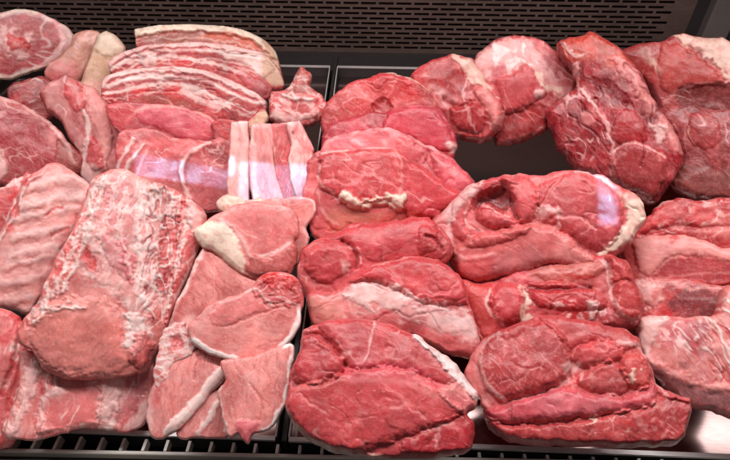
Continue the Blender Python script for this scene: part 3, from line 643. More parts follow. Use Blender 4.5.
    piece('spine_rack', 'big loin rack with rough white bone and fat down its middle', 'loin rack',
      [(88,192),(94,180),(102,175),(121,170),(136,176),(152,182),(170,189),(188,198),(202,212),(204,226),(198,247),(186,276),(174,306),(164,330),(154,352),(146,366),(136,369),(124,371),(85,375),(58,371),(44,362),(32,345),(20,336),(26,318),(42,297),(52,270),(64,248),(76,226),(84,208)],
      [# red left margin with white threads
       P([(86,194),(94,184),(100,196),(90,226),(74,262),(56,300),(40,318),(24,330),(40,298),(58,262),(76,222)],'pink',f=4,s=.7,warp=4,dh=-2),
       L([(98,186),(88,214),(74,248),(60,284),(44,306),(30,320)],'fat',3,f=2,s=.8,warp=5,dh=2), L([(92,200),(80,230),(66,262),(54,290)],'bright',1.2,s=.6,warp=5), V('fat',14,.12,.8,ang=115,st=2.5,within=[(84,186),(104,180),(96,226),(78,270),(60,310),(30,326),(40,296),(66,240)]),
       # rough bone region
       V('fat',22,.12,.8,ang=112,st=4,cov=-.3,within=[(96,184),(150,182),(172,200),(150,320),(110,290),(76,262)]), V('palest',14,.1,.7,ang=118,st=3,cov=-.3,within=[(96,184),(150,182),(172,200),(150,320),(110,290),(76,262)]),
       P([(100,184),(122,172),(150,184),(170,196),(176,214),(160,250),(152,290),(148,330),(136,334),(120,300),(96,280),(82,268),(80,246),(90,214)],'palest',f=6,s=.5,warp=7,dh=1),
       P([(106,186),(126,182),(144,196),(148,216),(134,236),(116,236),(104,216)],'mauve',f=6,s=.55,warp=6), W('fat',12,.12,.75,ang=120,st=1.8,within=[(98,180),(150,176),(150,240),(90,270)],cov=-.4), W('mauve',7,.12,.5,within=[(98,178),(160,180),(160,250),(84,272)],cov=-.2),
       P([(100,236),(116,240),(126,258),(134,282),(120,276),(106,260)],'mauve',f=4,s=.5,warp=4,dh=2), P([(80,246),(90,250),(98,264),(94,272),(84,262)],'bright',f=2.5,s=.85,warp=3,dh=-2), P([(118,244),(130,250),(136,268),(134,288),(126,276)],'rose',f=3,s=.65,warp=3,dh=2),
       L([(104,190),(92,226),(78,262),(66,292)],'fat',2.2,f=1.4,s=.75,warp=4,dh=1.2), L([(116,192),(106,226),(96,252)],'palest',1.8,s=.7,warp=4,dh=1), L([(128,196),(120,228),(128,258),(138,292)],'palest',2,s=.75,warp=4,dh=1), L([(142,204),(138,236),(142,270),(144,306)],'fat',2.2,s=.75,warp=4,dh=1),
       # chine: dark red hollows among white bone on the right
       P([(150,196),(166,192),(174,204),(172,222),(158,218),(150,208)],'deep',f=4,s=.55,warp=5,dh=-3), P([(178,204),(188,204),(190,214),(180,216)],'bright',f=2.5,s=.7,warp=3,dh=-2),
       P([(164,222),(176,216),(178,240),(172,270),(162,300),(158,280),(160,250)],'lean',f=4,s=.7,warp=6,dh=-3), M('bone',7,.05,.35,.8,ang=108,st=2.2,within=[(138,206),(172,206),(172,262),(150,330),(132,330),(136,262)],dh=.3), M('deep',6,.15,.4,.7,ang=108,st=2.2,within=[(140,206),(178,206),(176,270),(150,330),(140,300)],dh=-.6), W('bone',9,.12,.75,ang=112,st=1.8,within=[(146,186),(200,206),(196,250),(160,330),(140,330),(140,230)],cov=-.3,dh=.15),
       V('bone',12,.12,.8,ang=106,st=3.4,cov=-.3,dh=.2,within=[(140,190),(176,196),(176,270),(152,336),(132,330)]), V('deep',13,.11,.75,ang=106,st=3,cov=-.2,dh=-.3,within=[(148,190),(180,200),(178,270),(154,330),(140,320)]),
       # right ridge, red with white lumps
       P([(186,206),(202,214),(202,232),(190,262),(178,300),(168,330),(164,320),(172,290),(180,250),(184,224)],'lean',f=3,s=.6,warp=3,dh=4), P([(188,208),(200,214),(201,232),(192,236),(186,222)],'palest',f=3,s=.85,warp=4,dh=2,part='bone_end'), L([(184,226),(180,252),(172,284),(164,316)],'fat',1.4,s=.8,warp=4,dh=1), L([(196,244),(186,274),(176,304)],'fat',1.2,s=.7,warp=3),
       # smooth flap in front
       P([(36,318),(60,302),(90,296),(118,306),(130,326),(136,352),(126,370),(85,375),(56,370),(44,360),(32,344)],(220,128,116),f=9,s=.7,warp=5,dh=2.5,R=26,part='front_flap'), P([(60,296),(90,284),(116,294),(124,318),(96,322),(64,314)],'blush',f=7,s=.5,warp=5), L([(36,322),(48,312),(66,306),(84,308)],'fat',2.2,f=2,s=.85,warp=4,dh=2), P([(36,346),(70,352),(128,348),(128,372),(56,374)],'pale',f=8,s=.3,warp=3), P([(34,344),(60,340),(132,338),(126,372),(56,372)],'chop',f=8,s=.3),
       P([(126,318),(138,314),(146,330),(142,348),(132,356),(126,340)],'bone',f=3,s=.85,warp=5,dh=2), P([(134,340),(146,332),(154,344),(148,364),(138,368),(130,356)],'lean',f=3,s=.7,warp=3,dh=5,part='chine_bone'), L([(96,286),(112,290),(126,304),(136,322)],'palest',2.5,f=2,s=.7,warp=4)],
      lift=.098, T=15, R=20, back=66, base=(212,118,108), alt='blush', alt2='lean', grain=110, gst=6, lump=2.4, fine=1.0, gamp=.8, flecks=.2, jag=.8)
    piece('rib_scraps', 'shaggy red rib ends with white sinew in the lower left corner', 'rib rack',
      [(-26,312),(4,310),(20,318),(36,334),(44,356),(40,384),(30,408),(16,434),(0,442),(-26,442)],
      [V('fat',13,.13,.85,ang=118,st=3), L([(36,350),(30,380),(20,404),(8,434)],'fat',3.2,f=2,s=.7,warp=4,dh=2), L([(20,334),(14,366),(2,396)],'deep',1.6,s=.6,dh=-3), L([(30,346),(18,378),(8,410)],'bright',1.8,s=.6,dh=-2), M('bright',12,.05,.4,.6)], lift=.02, T=15, R=16, base='pink', alt='blush', alt2='lean', grain=118, gst=8, gamp=1.2, lump=2.5)
    piece('belly_sheet', 'wide pale pink belly piece with white streaks, hanging over the front tray edge', 'pork belly',
      [(22,350),(45,356),(100,362),(140,358),(152,368),(152,392),(149,412),(140,427),(120,432),(100,428.5),(84,430),(60,433),(38,440),(15,439),(6,436),(14,410),(22,380)],
      [P([(28,364),(42,360),(40,384),(28,412),(18,436),(10,436),(18,400)],'palest',f=4,s=.75,warp=5,dh=2), P([(44,384),(60,372),(92,376),(112,378),(104,400),(96,426),(60,430),(40,436),(36,424),(44,404)],'pink',f=5,s=.65,warp=3,dh=3), P([(40,402),(50,392),(66,388),(62,396),(48,404),(44,430),(36,438)],'palest',f=3,s=.8,warp=3,dh=1.5), P([(98,376),(126,366),(136,372),(124,384),(122,400),(106,424),(96,420),(100,396),(88,386)],'palest',f=5,s=.8,warp=5,dh=3), P([(108,392),(122,386),(128,396),(118,414),(108,428),(102,420)],'palest',f=4,s=.6,warp=4), P([(128,376),(146,376),(146,394),(132,412),(124,424),(116,424),(124,400)],'mauve',f=4,s=.75,warp=3,dh=-1), P([(128,410),(138,400),(148,404),(140,428),(124,430)],'deep',f=3,s=.5,warp=3), P([(124,428),(136,412),(146,398),(150,410),(140,428)],'palest',f=2.5,s=.8), V('fat',16,.1,.7,ang=104,st=5,dh=.15), V('lean',14,.09,.6,ang=104,st=5,dh=-.2), L([(44,432),(70,428),(96,424),(118,428)],'blush',1.6,s=.7,dh=1.5), V('fat',18,.06,.5,ang=100,st=2)],
      lift=.022, T=7, R=8, back=26, base=(214,116,110), alt='blush', alt2='lean', grain=100, gst=8, lump=1.2, fine=.2, gamp=.3, grow=(0,3))
    # ---- chops
    CH = dict(base='chop', alt='blush', alt2='chopd', lump=.55, gamp=.3, fine=.2, flecks=.2, grow=(4,1.5), ten=.5, jag=.7)
    piece('loin_chop', 'loin chop edge behind the upper chop, touching the tray divider', 'pork chop',
      [(262,203),(285,199),(311,200),(313,216),(304,228),(308,240),(303,254),(294,262),(282,250),(270,230)], [RIM(0,2.5,'palest',part=None), M('lean',10,.0,.4,.5)], g5, lift=.035, T=9, R=7, back=14, **CH)
    piece('loin_chop', 'upper loin chop with a thick cream fat edge on its lower left side', 'pork chop',
      [(196,231),(209,222),(222,212),(240,206),(262,203),(282,206),(296,214),(298,230),(293,242),(297,252),(294,265),(286,274),(268,276),(253,277),(241,270),(229,263),(216,252),(201,243)],
      [P([(194,230),(208,222),(222,224),(234,234),(242,248),(246,264),(240,274),(226,264),(212,252),(198,244)],(238,214,192),f=1.5,s=.95,dh=3,part='fat_edge'), L([(222,222),(236,232),(246,246),(252,258),(270,256),(288,246)],'palest',1.4,s=.75,dh=.8), P([(250,258),(270,258),(292,246),(297,256),(290,272),(262,277),(246,272)],'chopd',f=2.5,s=.75,dh=3,R=7), P([(226,216),(250,208),(280,212),(294,226),(288,242),(270,252),(254,252),(242,238),(232,226)],'pink',f=3,s=.6), V('palest',20,.05,.6), M('lean',12,.1,.4,.5,within=[(240,206),(294,208),(292,240),(250,244)])],
      g5, lift=.075, T=13, R=11, back=16, grain=20, **CH)
    piece('loin_chop', 'loin chop half under the upper chop, fringed with white sinew on its left', 'pork chop',
      [(198,256),(206,247),(217,252),(239,262),(254,276),(256,290),(240,302),(217,312),(197,326),(188,340),(176,346),(167,336),(172,318),(180,298),(190,277),(194,266)],
      [RIM(0,4,'fat',f=2,s=.9,warp=4,within=[(150,240),(206,240),(204,262),(192,290),(178,320),(170,350),(150,350)]), RIM(4,9,'lean',f=3,s=.5,warp=5,within=[(150,240),(206,240),(204,270),(192,300),(178,330),(150,350)]), P([(182,322),(194,316),(198,326),(190,340),(180,340)],'palest',f=3,s=.7,warp=4), M('chopd',20,.0,.4,.5)], g5, lift=.05, T=9, R=9, back=14, grain=55, **CH)
    piece('loin_chop', 'largest loin chop, white rim below and a red bony nub on top', 'pork chop',
      [(255,283),(262,276),(275,273),(290,275),(299,284),(303,300),(299,309),(297,325),(288,340),(272,352),(255,359),(238,360),(222,355),(205,347),(192,340),(190,327),(202,314),(214,303),(236,296),(248,289)],
      [RIM(0,5,'white',f=1.2,s=1.,dh=1.2,part='fat_rim',within=[(300,308),(306,330),(290,350),(256,368),(214,362),(190,348),(196,338),(222,350),(250,352),(274,340),(290,322)]), P([(253,280),(275,271),(302,280),(304,302),(290,306),(270,308),(258,298)],'lean',f=2,s=.8,warp=6,dh=2,R=5,part='bony_nub'), V('palest',9,.1,.8,within=[(255,278),(300,274),(302,304),(262,304)],cov=-.4), M('deep',7,.1,.4,.5,within=[(258,278),(300,278),(300,300),(262,300)],dh=-.9), P([(264,276),(276,274),(280,284),(268,288)],'bright',f=2,s=.9,warp=4,dh=2), P([(284,278),(298,282),(296,292),(284,290)],'bright',f=2,s=.8,warp=4,dh=2), L([(222,304),(238,298),(252,290),(262,296),(272,306)],'palest',1.2,s=.8,dh=.5), L([(215,327),(232,326),(250,318),(266,312),(288,306)],'chopd',.8,s=.5,dh=-.6), P([(218,306),(250,294),(268,308),(252,316),(228,326),(212,324)],'pink',f=2.5,s=.6,dh=1,R=5), L([(200,322),(224,330),(256,336),(286,328)],'blush',5,f=5,s=.4)],
      g5, lift=.08, T=9, R=7, back=14, grain=5, **CH)
    piece('loin_chop', 'lower left loin chop with a thick white fat edge slanting down to the left', 'pork chop',
      [(158,366),(168,356),(182,351),(197,350),(214,354),(223,361),(222,378),(208,395),(190,415),(173,430),(160,435),(150,431),(148,408),(154,384)],
      [P([(222,368),(224,380),(208,398),(190,418),(174,432),(164,436),(166,426),(182,412),(200,392),(214,374)],'fat',f=1.5,s=.95,dh=2,part='fat_edge'), RIM(0,5,'palest',f=2,s=.8,warp=5,within=[(140,370),(160,360),(160,400),(158,436),(140,440)]), P([(152,372),(164,366),(164,390),(158,410),(150,404)],'lean',f=3,s=.5,warp=4), L([(199,356),(196,370),(194,380)],'chopd',.8,s=.7,dh=-1)], g5, lift=.062, T=8, R=6, back=14, grain=100, **CH)
    piece('loin_chop', 'narrow loin chop showing only between the two front chops', 'pork chop',
      [(196,404),(210,394),(224,390),(230,404),(230,432),(214,435),(196,435),(178,436),(182,424)], [L([(222,394),(214,412),(198,434)],'fat',2.4,s=.9,dh=1.5), L([(228,400),(226,432)],'fat',1.6,s=.8)], g5, lift=.045, T=7, R=6, back=12, grain=110, **CH)
    piece('loin_chop', 'front loin chop along the tray divider, red tip hanging over the edge', 'pork chop',
      [(222,362),(238,359),(256,355),(276,348),(290,344),(292,358),(290,376),(284,404),(270,426),(256,430),(249,441),(244,438),(238,431),(228,434),(223,408),(220,392),(226,380)],
      [RIM(0,4.5,'white',f=1.2,s=1.,dh=1.2,part='fat_rim',within=[(284,340),(298,340),(298,380),(288,410),(268,432),(262,428),(278,400),(284,370)]), RIM(0,3,'fat',f=1.5,s=.8,warp=4,within=[(212,380),(228,378),(228,440),(212,440)]), P([(236,426),(246,420),(258,424),(250,442),(240,440)],'rose',f=2.5,s=.75,dh=2), P([(224,376),(232,380),(230,388),(224,390)],'bright',f=2,s=.7), L([(236,372),(244,378),(256,372)],'palest',1,s=.5), L([(250,384),(262,404),(260,420)],'chopd',.9,s=.6,dh=-.8), P([(226,380),(240,376),(246,390),(230,400)],'chopd',f=6,s=.4)],
      g5, lift=.07, T=8, R=6, back=14, grain=80, **CH)
    piece('gristle_curl', 'curly knot of white gristle between the loin rack and the lower chops', 'fat scrap',
      [(166,332),(176,326),(186,330),(194,340),(186,352),(176,362),(166,370),(160,384),(152,378),(158,358),(162,344)], [W('bone',8,.18,.7,cov=-.4,dh=.5), P([(170,338),(180,336),(184,346),(174,352)],'lean',f=2,s=.8,dh=-3), M('bright',7,.15,.4,.6)], lift=.08, T=5, R=6, back=14, base='palest', alt='fat', alt2='pink', lump=2.2, fine=1.2, jag=2.2)

def right_tray():
    # ---- column beside the divider
    piece('leg_roast', 'rearmost bright red roast of the column along the divider, cut face up', 'pork roast',
      [(321,128),(324,112),(331,100),(349,86),(361,80),(380,74.5),(394,74),(409,78),(421,86),(432,100),(440,116),(436,134),(410,144),(370,146),(330,144)],
      [P([(346,88),(380,76),(406,79),(424,94),(430,108),(410,108),(392,116),(372,118),(352,110)],'bright',f=8,s=.5), RIM(0,2,'cream',s=.8,within=[(380,70),(412,70),(430,92),(440,130),(410,90)]), P([(372,106),(384,100),(392,108),(384,116),(374,116)],'deep',f=4,s=.6,dh=-4), L([(380,106),(366,100),(350,94)],'blush',.8,s=.5), L([(384,104),(392,92),(396,80)],'blush',.8,s=.5), L([(356,86),(362,94),(366,102)],'blush',1,s=.5)],
      g1, seams=(46,.55), lift=.02, T=16, R=18, back=50, base=(204,66,66), alt=(214,92,88), alt2='deep', grain=20, flecks=.2)
    piece('leg_roast', 'smooth rose red roast, second from the back in the divider column', 'pork roast',
      [(323,140),(332,126),(352,118),(380,114),(402,107),(428,106),(440,113),(450,130),(456,149),(448,162),(428,166),(390,160),(350,158),(326,154)],
      [P([(386,118),(404,109),(428,108),(444,122),(454,150),(430,150),(404,138),(384,132)],'rose',f=4,s=.7,dh=4,R=12), L([(398,110),(414,108),(430,108)],'blush',1,s=.5), P([(442,146),(452,144),(456,150),(448,154)],'fat',f=1.5,s=.8)],
      g1, seams=(60,.2), lift=.03, T=16, R=13, back=44, base=(186,52,68), alt=(204,78,92), alt2=(168,38,54), grain=15, gst=8, flecks=.08, film=.1)
    piece('leg_roast', 'roast in the divider column with a pale membrane line along its top edge', 'pork roast',
      [(318,158),(324,146),(333,138),(348,134),(366,131),(384,129),(400,132),(418,142),(434,149),(450,160),(466,173),(472,184),(466,192),(448,200),(420,196),(380,180),(340,176),(320,172)],
      [L([(336,138),(362,132),(386,130),(402,133),(420,144),(436,152)],'palest',2,s=.6,f=2,dh=1), P([(396,140),(414,144),(424,154),(414,166),(398,162)],'lean',f=3,s=.5,dh=2), L([(416,146),(428,154),(424,166)],'deep',1,s=.5,dh=-2), P([(430,156),(448,162),(468,178),(468,190),(452,198),(436,182)],'rose',f=3,s=.7,dh=5,R=10), L([(430,156),(440,166),(456,172)],'blush',1.2,s=.6), M('palest',14,.1,.5,.4)],
      g1, seams=(56,.35), lift=.042, T=16, R=13, back=44, base=(228,128,132), alt=(236,152,150), alt2=(206,88,96), grain=25)
    piece('leg_roast', 'roast in the divider column with a knob of cream fat under its cut face', 'pork roast',
      [(308,172),(311,162),(322,155),(345,152),(366,149),(384,148),(397,150),(410,160),(428,173),(448,186),(462,196),(452,208),(436,219),(424,228),(395,228),(362,231),(338,238),(326,241),(316,234),(309,212),(306,190)],
      [P([(324,158),(348,153),(380,149),(398,151),(412,162),(432,176),(460,196),(446,210),(430,220),(404,216),(388,204),(366,206),(352,208),(338,200),(322,190),(318,172)],'lean',f=2.5,s=.75,dh=6,R=10,warp=3,part='cut_face'), M('blush',5,.12,.4,.45,within=[(326,160),(394,152),(402,190),(370,202),(330,192)]), L([(395,154),(400,168),(401,186),(398,198)],'blush',1.2,s=.7), P([(404,166),(430,178),(456,196),(432,218),(406,212)],(200,62,70),f=4,s=.6),
       P([(338,200),(352,196),(362,204),(376,200),(396,196),(406,198),(402,208),(396,213),(384,207),(370,210),(358,212),(346,209)],'cream',f=1.8,s=.95,dh=5,R=6,warp=3,part='fat_knob'), L([(325,156),(350,151),(394,149)],'palest',1.6,s=.85), P([(308,166),(322,162),(322,190),(340,206),(330,240),(314,234),(306,200)],'pink',f=3,s=.6), L([(322,168),(320,180),(326,190),(340,202)],'palest',1.3,s=.8), P([(328,212),(360,214),(404,214),(430,220),(400,226),(356,231),(336,238)],'orange',f=4,s=.5,warp=3), P([(328,208),(360,213),(390,210),(372,222),(340,228)],'tan',f=5,s=.45,warp=4), L([(320,196),(326,216),(340,226)],'palest',1,s=.5)],
      g1, seams=(50,.45), lift=.055, T=18, R=14, back=56, base='pink', alt='lean', alt2='deep', grain=20)
    piece('leg_roast', 'rolled roast in the middle of the divider column, rounded lobe at its left end', 'pork roast',
      [(299,268),(300,256),(305,247),(327,237),(350,227),(380,223),(410,219),(428,220),(438,230),(446,242),(451,250),(447,258),(430,264),(400,268),(376,272),(360,282),(345,294),(326,302),(310,298),(302,284)],
      [P([(306,264),(310,252),(326,246),(344,246),(354,256),(354,268),(340,280),(322,284),(310,276)],'lean',f=2.5,s=.65,dh=5,R=12), L([(344,244),(352,250),(358,258),(357,270)],'maroon',1.2,s=.6,dh=-4), L([(350,250),(358,254),(361,266)],'palest',1.2,s=.7,dh=1.5), P([(344,264),(350,264),(350,274),(345,275)],'palest',f=2,s=.7), P([(330,238),(380,225),(426,222),(436,236),(430,254),(400,262),(372,264),(358,254),(344,244)],(204,72,78),f=5,s=.5,dh=3), P([(418,232),(436,234),(448,248),(446,258),(430,262),(416,250)],'deep',f=4,s=.4,dh=3,R=8), L([(300,262),(301,276),(310,286),(328,288)],'blush',1.6,s=.8), P([(302,276),(316,286),(340,288),(360,276),(352,290),(328,302),(308,296)],'pink',f=3,s=.7), L([(424,240),(434,244),(440,254)],'maroon',1,s=.5,dh=-3)],
      g1, seams=(46,.55), lift=.05, T=24, R=22, back=56, base=(204,76,80), alt='pink', alt2=(180,50,58), grain=-12)
    piece('leg_roast', 'roast in front of the rolled one, broad white fat band sweeping to the right', 'pork roast',
      [(308,300),(318,292),(334,292),(350,282),(362,273),(380,264),(400,259),(424,258),(438,262),(452,270),(462,280),(468,300),(475,325),(478,342),(470,353),(452,350),(430,340),(402,330),(376,326),(350,328),(326,326),(314,318)],
      [P([(344,286),(362,274),(382,265),(410,261),(436,264),(452,272),(462,284),(468,304),(450,308),(424,306),(404,298),(384,288),(364,284)],(202,64,70),f=3,s=.75,dh=6,R=12), L([(370,268),(390,264),(412,261)],'palest',1.6,s=.6,warp=3),
       P([(312,300),(330,298),(348,292),(362,286),(382,286),(398,292),(404,302),(396,312),(376,316),(352,318),(328,318),(316,312)],'blush',f=3,s=.8,warp=3), P([(346,296),(360,287),(384,286),(402,296),(422,306),(446,311),(440,316),(418,314),(402,311),(386,312),(368,309),(352,304)],(242,226,214),f=3,s=.9,dh=1.2,R=8,warp=6,part='fat_band'), M('blush',9,.1,.4,.45,ang=20,st=2,within=[(346,292),(400,290),(444,312),(400,312),(352,308)]), P([(398,300),(420,306),(446,310),(468,316),(476,334),(474,346),(452,336),(428,330),(404,322),(392,312)],'palest',f=3,s=.75,warp=3,dh=1), P([(428,314),(452,314),(470,322),(474,338),(458,334),(436,328)],(240,222,212),f=4,s=.75,warp=6,part=None), L([(404,304),(430,312),(462,318)],'mauve',1,s=.5), P([(400,324),(420,318),(424,328),(412,334)],'deep',f=3,s=.5), V('fat',14,.08,.6,ang=18,st=3,within=[(330,290),(470,310),(476,345),(400,330),(330,325)]), P([(308,304),(322,300),(344,316),(326,326),(312,318)],'tan',f=4,s=.35)],
      g1, seams=(46,.55), lift=.035, T=22, R=18, back=50, base='pink', alt='blush', alt2='lean', grain=12)
    piece('leg_roast', 'biggest leg roast at the front beside the divider, white fat along its right shoulder', 'pork roast',
      [(300,346),(305,332),(324,325),(345,321),(370,321),(386,325),(402,331),(422,340),(445,355),(460,371),(472,388),(478,400),(474,410),(468,415),(474,422),(474,440),(468,450),(448,457),(420,459),(390,459),(360,457),(335,453),(314,444),(298,430),(288,415),(285,402),(290,382),(296,364)],
      [P([(318,326),(345,322),(386,326),(412,338),(432,355),(452,384),(436,384),(408,374),(380,371),(352,372),(344,356),(328,340)],(200,80,82),f=3,s=.6,dh=5,R=16), P([(292,352),(300,339),(320,340),(338,356),(346,370),(336,383),(315,388),(298,383)],(194,68,72),f=3,s=.7,dh=7,R=14), L([(304,338),(322,340),(338,354),(348,368)],'deep',1.3,s=.5,dh=-4), L([(346,368),(338,380),(322,388)],'maroon',1.4,s=.55,dh=-4), L([(374,326),(373,342),(368,358),(363,370)],'palest',1.1,s=.85,dh=.8), L([(338,346),(350,358),(360,370)],'palest',.8,s=.6), L([(340,362),(352,358)],'palest',1.4,s=.6),
       P([(286,406),(291,391),(318,384),(348,375),(374,371),(405,372),(426,382),(446,399),(460,413),(440,426),(415,433),(385,446),(350,453),(320,445),(298,429)],'lean',f=2.5,s=.75,dh=7,R=12,part='lower_muscle'), L([(346,374),(375,370),(404,371),(426,381),(442,394)],'rose',3.5,f=3,s=.8,dh=1), P([(356,376),(380,373),(404,375),(424,386),(400,388),(370,386),(350,384)],(226,120,126),f=5,s=.7), L([(292,392),(330,386),(372,384),(406,388),(432,400)],'blush',2.5,f=2.5,s=.35),
       P([(410,334),(425,340),(445,354),(460,369),(473,387),(480,400),(472,402),(458,388),(444,374),(430,360),(418,348)],'white',f=1.8,s=.95,dh=3,warp=2,part='fat_cap'), P([(436,394),(450,385),(468,396),(474,408),(462,416),(448,410)],'blush',f=3,s=.7,dh=4,R=8), P([(448,398),(466,400),(470,410),(456,412)],'rose',f=4,s=.4),
       P([(398,446),(420,431),(448,418),(466,414),(476,422),(475,442),(466,452),(440,458),(412,459)],(186,48,56),f=3,s=.8,dh=2,R=8), L([(412,442),(434,430),(452,424)],'blush',1.6,s=.7,warp=3), L([(432,446),(438,430)],'palest',1.2,s=.6,warp=3), L([(288,416),(300,432),(320,446),(352,456),(384,459)],'cream',3,f=2,s=.85,dh=0), M('blush',22,.1,.6,.35,within=[(300,380),(440,380),(440,420),(320,440)])],
      g1, seams=(46,.45), grow=(0,0), lift=.075, T=22, R=22, back=56, base=(206,84,84), alt='pink', alt2=(186,58,62), grain=20, gst=7, lump=2.4)
    # ---- centre and right
    piece('leg_roast', 'large crosswise roast in the centre with an open dark seam and cream fat ends', 'pork roast',
      [(430,228),(440,215),(455,200),(470,186),(490,180),(510,177),(524,176),(545,175),(574,173),(597,176),(613,184),(630,195),(642,208),(643,220),(636,232),(628,243),(613,252),(598,261),(592,267),(570,268),(555,266),(540,271),(518,276),(495,280),(474,282),(458,272),(448,252),(437,237)],
      [P([(540,190),(560,180),(580,178),(604,188),(617,204),(618,230),(608,246),(590,252),(570,240),(555,229),(540,222),(536,205)],(190,70,74),f=3,s=.7,dh=5,R=16), L([(543,226),(560,220),(580,222),(592,232)],'blush',1.1,s=.7,dh=-1), L([(560,182),(548,196),(540,214)],'blush',1,s=.5,dh=-1.5), P([(572,234),(592,230),(606,240),(594,252),(578,246)],'deep',f=5,s=.5),
       P([(474,206),(482,196),(498,190),(512,196),(514,208),(504,216),(490,212),(478,214)],'maroon',f=4,s=.75,dh=-11,R=9), P([(480,208),(490,205),(505,216),(520,223),(518,230),(500,231),(486,229),(478,220)],(200,54,62),f=2,s=.7,dh=8,R=8), L([(482,206),(492,214),(508,220)],'fat',1.2,s=.7,warp=3), P([(503,183),(520,179),(535,190),(538,205),(533,221),(525,225),(516,220),(512,205),(507,194)],'lean',f=2.5,s=.6,dh=8,R=10), L([(502,186),(510,196),(513,210),(518,222)],'maroon',1.2,s=.5,dh=-3),
       P([(456,204),(470,190),(484,183),(500,180),(506,184),(490,192),(478,204),(466,222),(472,234),(500,232),(530,228),(520,240),(480,250),(462,244),(454,228)],'lean',f=3,s=.5,dh=4,R=9), L([(472,206),(466,218),(472,230),(486,234)],'palest',1,s=.6),
       P([(434,232),(442,214),(456,199),(472,186),(484,182),(484,190),(472,202),(460,216),(453,232),(456,246),(450,254),(442,244)],'palest',f=2,s=.9,dh=2,R=6,part='fat_edge'), P([(430,228),(442,216),(450,226),(452,246),(446,250),(436,237)],'pink',f=3,s=.6), L([(450,236),(456,252),(466,261),(480,260),(494,257)],'fat',1.8,s=.85,dh=1), 
       P([(538,214),(546,210),(558,220),(556,232),(544,230),(536,222)],'palest',f=3,s=.75,warp=5,dh=3), P([(546,218),(556,224),(552,230),(544,226)],'bright',f=2.5,s=.7,warp=4),
       P([(456,250),(476,240),(502,232),(530,227),(552,231),(574,245),(594,262),(590,268),(556,266),(520,275),(474,282),(458,271)],(216,118,112),f=3,s=.7,dh=9,R=14,part='muscle_flap'), P([(468,262),(496,258),(494,276),(474,282),(460,272)],'lean',f=4,s=.6), P([(496,256),(520,250),(546,256),(540,270),(500,279)],'grey',f=6,s=.35), P([(560,240),(584,256),(594,262),(570,266),(550,258)],'blush',f=5,s=.6), V('grey',16,.05,.4,ang=-15),
       P([(618,200),(630,195),(643,208),(644,222),(634,236),(620,248),(600,260),(594,256),(612,240),(622,220)],'cream',f=2.2,s=.9,dh=2,R=7,part='fat_end',warp=3), P([(600,178),(616,186),(632,200),(620,204),(610,194)],(206,96,92),f=3,s=.6), L([(574,174),(596,180),(610,190),(622,204)],'palest',1.6,s=.7)],
      g1, seams=(46,.55), lift=.075, T=24, R=22, back=60, base='pink', alt='blush', alt2='lean', grain=35, lump=2.6)
    piece('leg_roast', 'roast under the crosswise one, red fold curling round its right end', 'pork roast',
      [(457,279),(473,284),(500,280),(530,270),(560,262),(590,260),(606,256),(622,260),(632,278),(638,298),(641,312),(636,321),(620,326),(600,324),(580,326),(556,326),(530,332),(505,340),(482,346),(476,336),(468,306)],
      [P([(458,280),(474,284),(492,286),(494,304),(500,322),(488,344),(478,340),(468,306)],(206,84,72),f=3,s=.6,dh=2), P([(492,296),(502,286),(518,288),(526,300),(522,318),(510,326),(498,320),(492,308)],'lean',f=2.2,s=.6,dh=9,R=10), L([(492,292),(489,306),(494,318),(504,326)],'palest',1.6,s=.8,dh=1), L([(522,292),(528,304),(524,318),(534,320)],'cream',3,f=2,s=.85,warp=4,dh=1),
       P([(526,288),(556,284),(590,290),(602,300),(600,310),(570,312),(540,308)],(192,52,58),f=3,s=.8,dh=6,R=8), L([(528,290),(556,292),(590,290)],'maroon',1.6,s=.5,dh=-5), P([(530,276),(560,266),(594,264),(606,270),(590,282),(560,284)],(196,120,100),f=4,s=.6,warp=3,dh=2), L([(540,274),(566,276),(590,270)],'blush',1.4,s=.7,warp=3), L([(560,282),(576,280),(592,282)],'bright',1.6,s=.7,warp=3),
       P([(603,260),(620,262),(632,280),(638,300),(638,318),(622,322),(612,312),(610,292)],(192,64,60),f=2.5,s=.75,dh=9,R=10,part='muscle_fold'), L([(600,264),(608,282),(610,304),(620,320),(634,322)],'palest',1.8,s=.8,warp=2,dh=1), L([(612,286),(624,284),(634,288)],'maroon',.9,s=.5,dh=-2), P([(560,316),(580,310),(590,318),(578,326),(562,326)],'bright',f=3,s=.75,warp=5), P([(584,304),(592,302),(596,316),(588,322)],'fat',f=2,s=.85,warp=3,dh=3), M('fat',8,.1,.35,.7,within=[(544,308),(600,304),(606,326),(548,330)])],
      g1, seams=(46,.55), lift=.035, T=20, R=17, back=50, base='lean', alt='pink', alt2='deep', grain=15, lump=3)
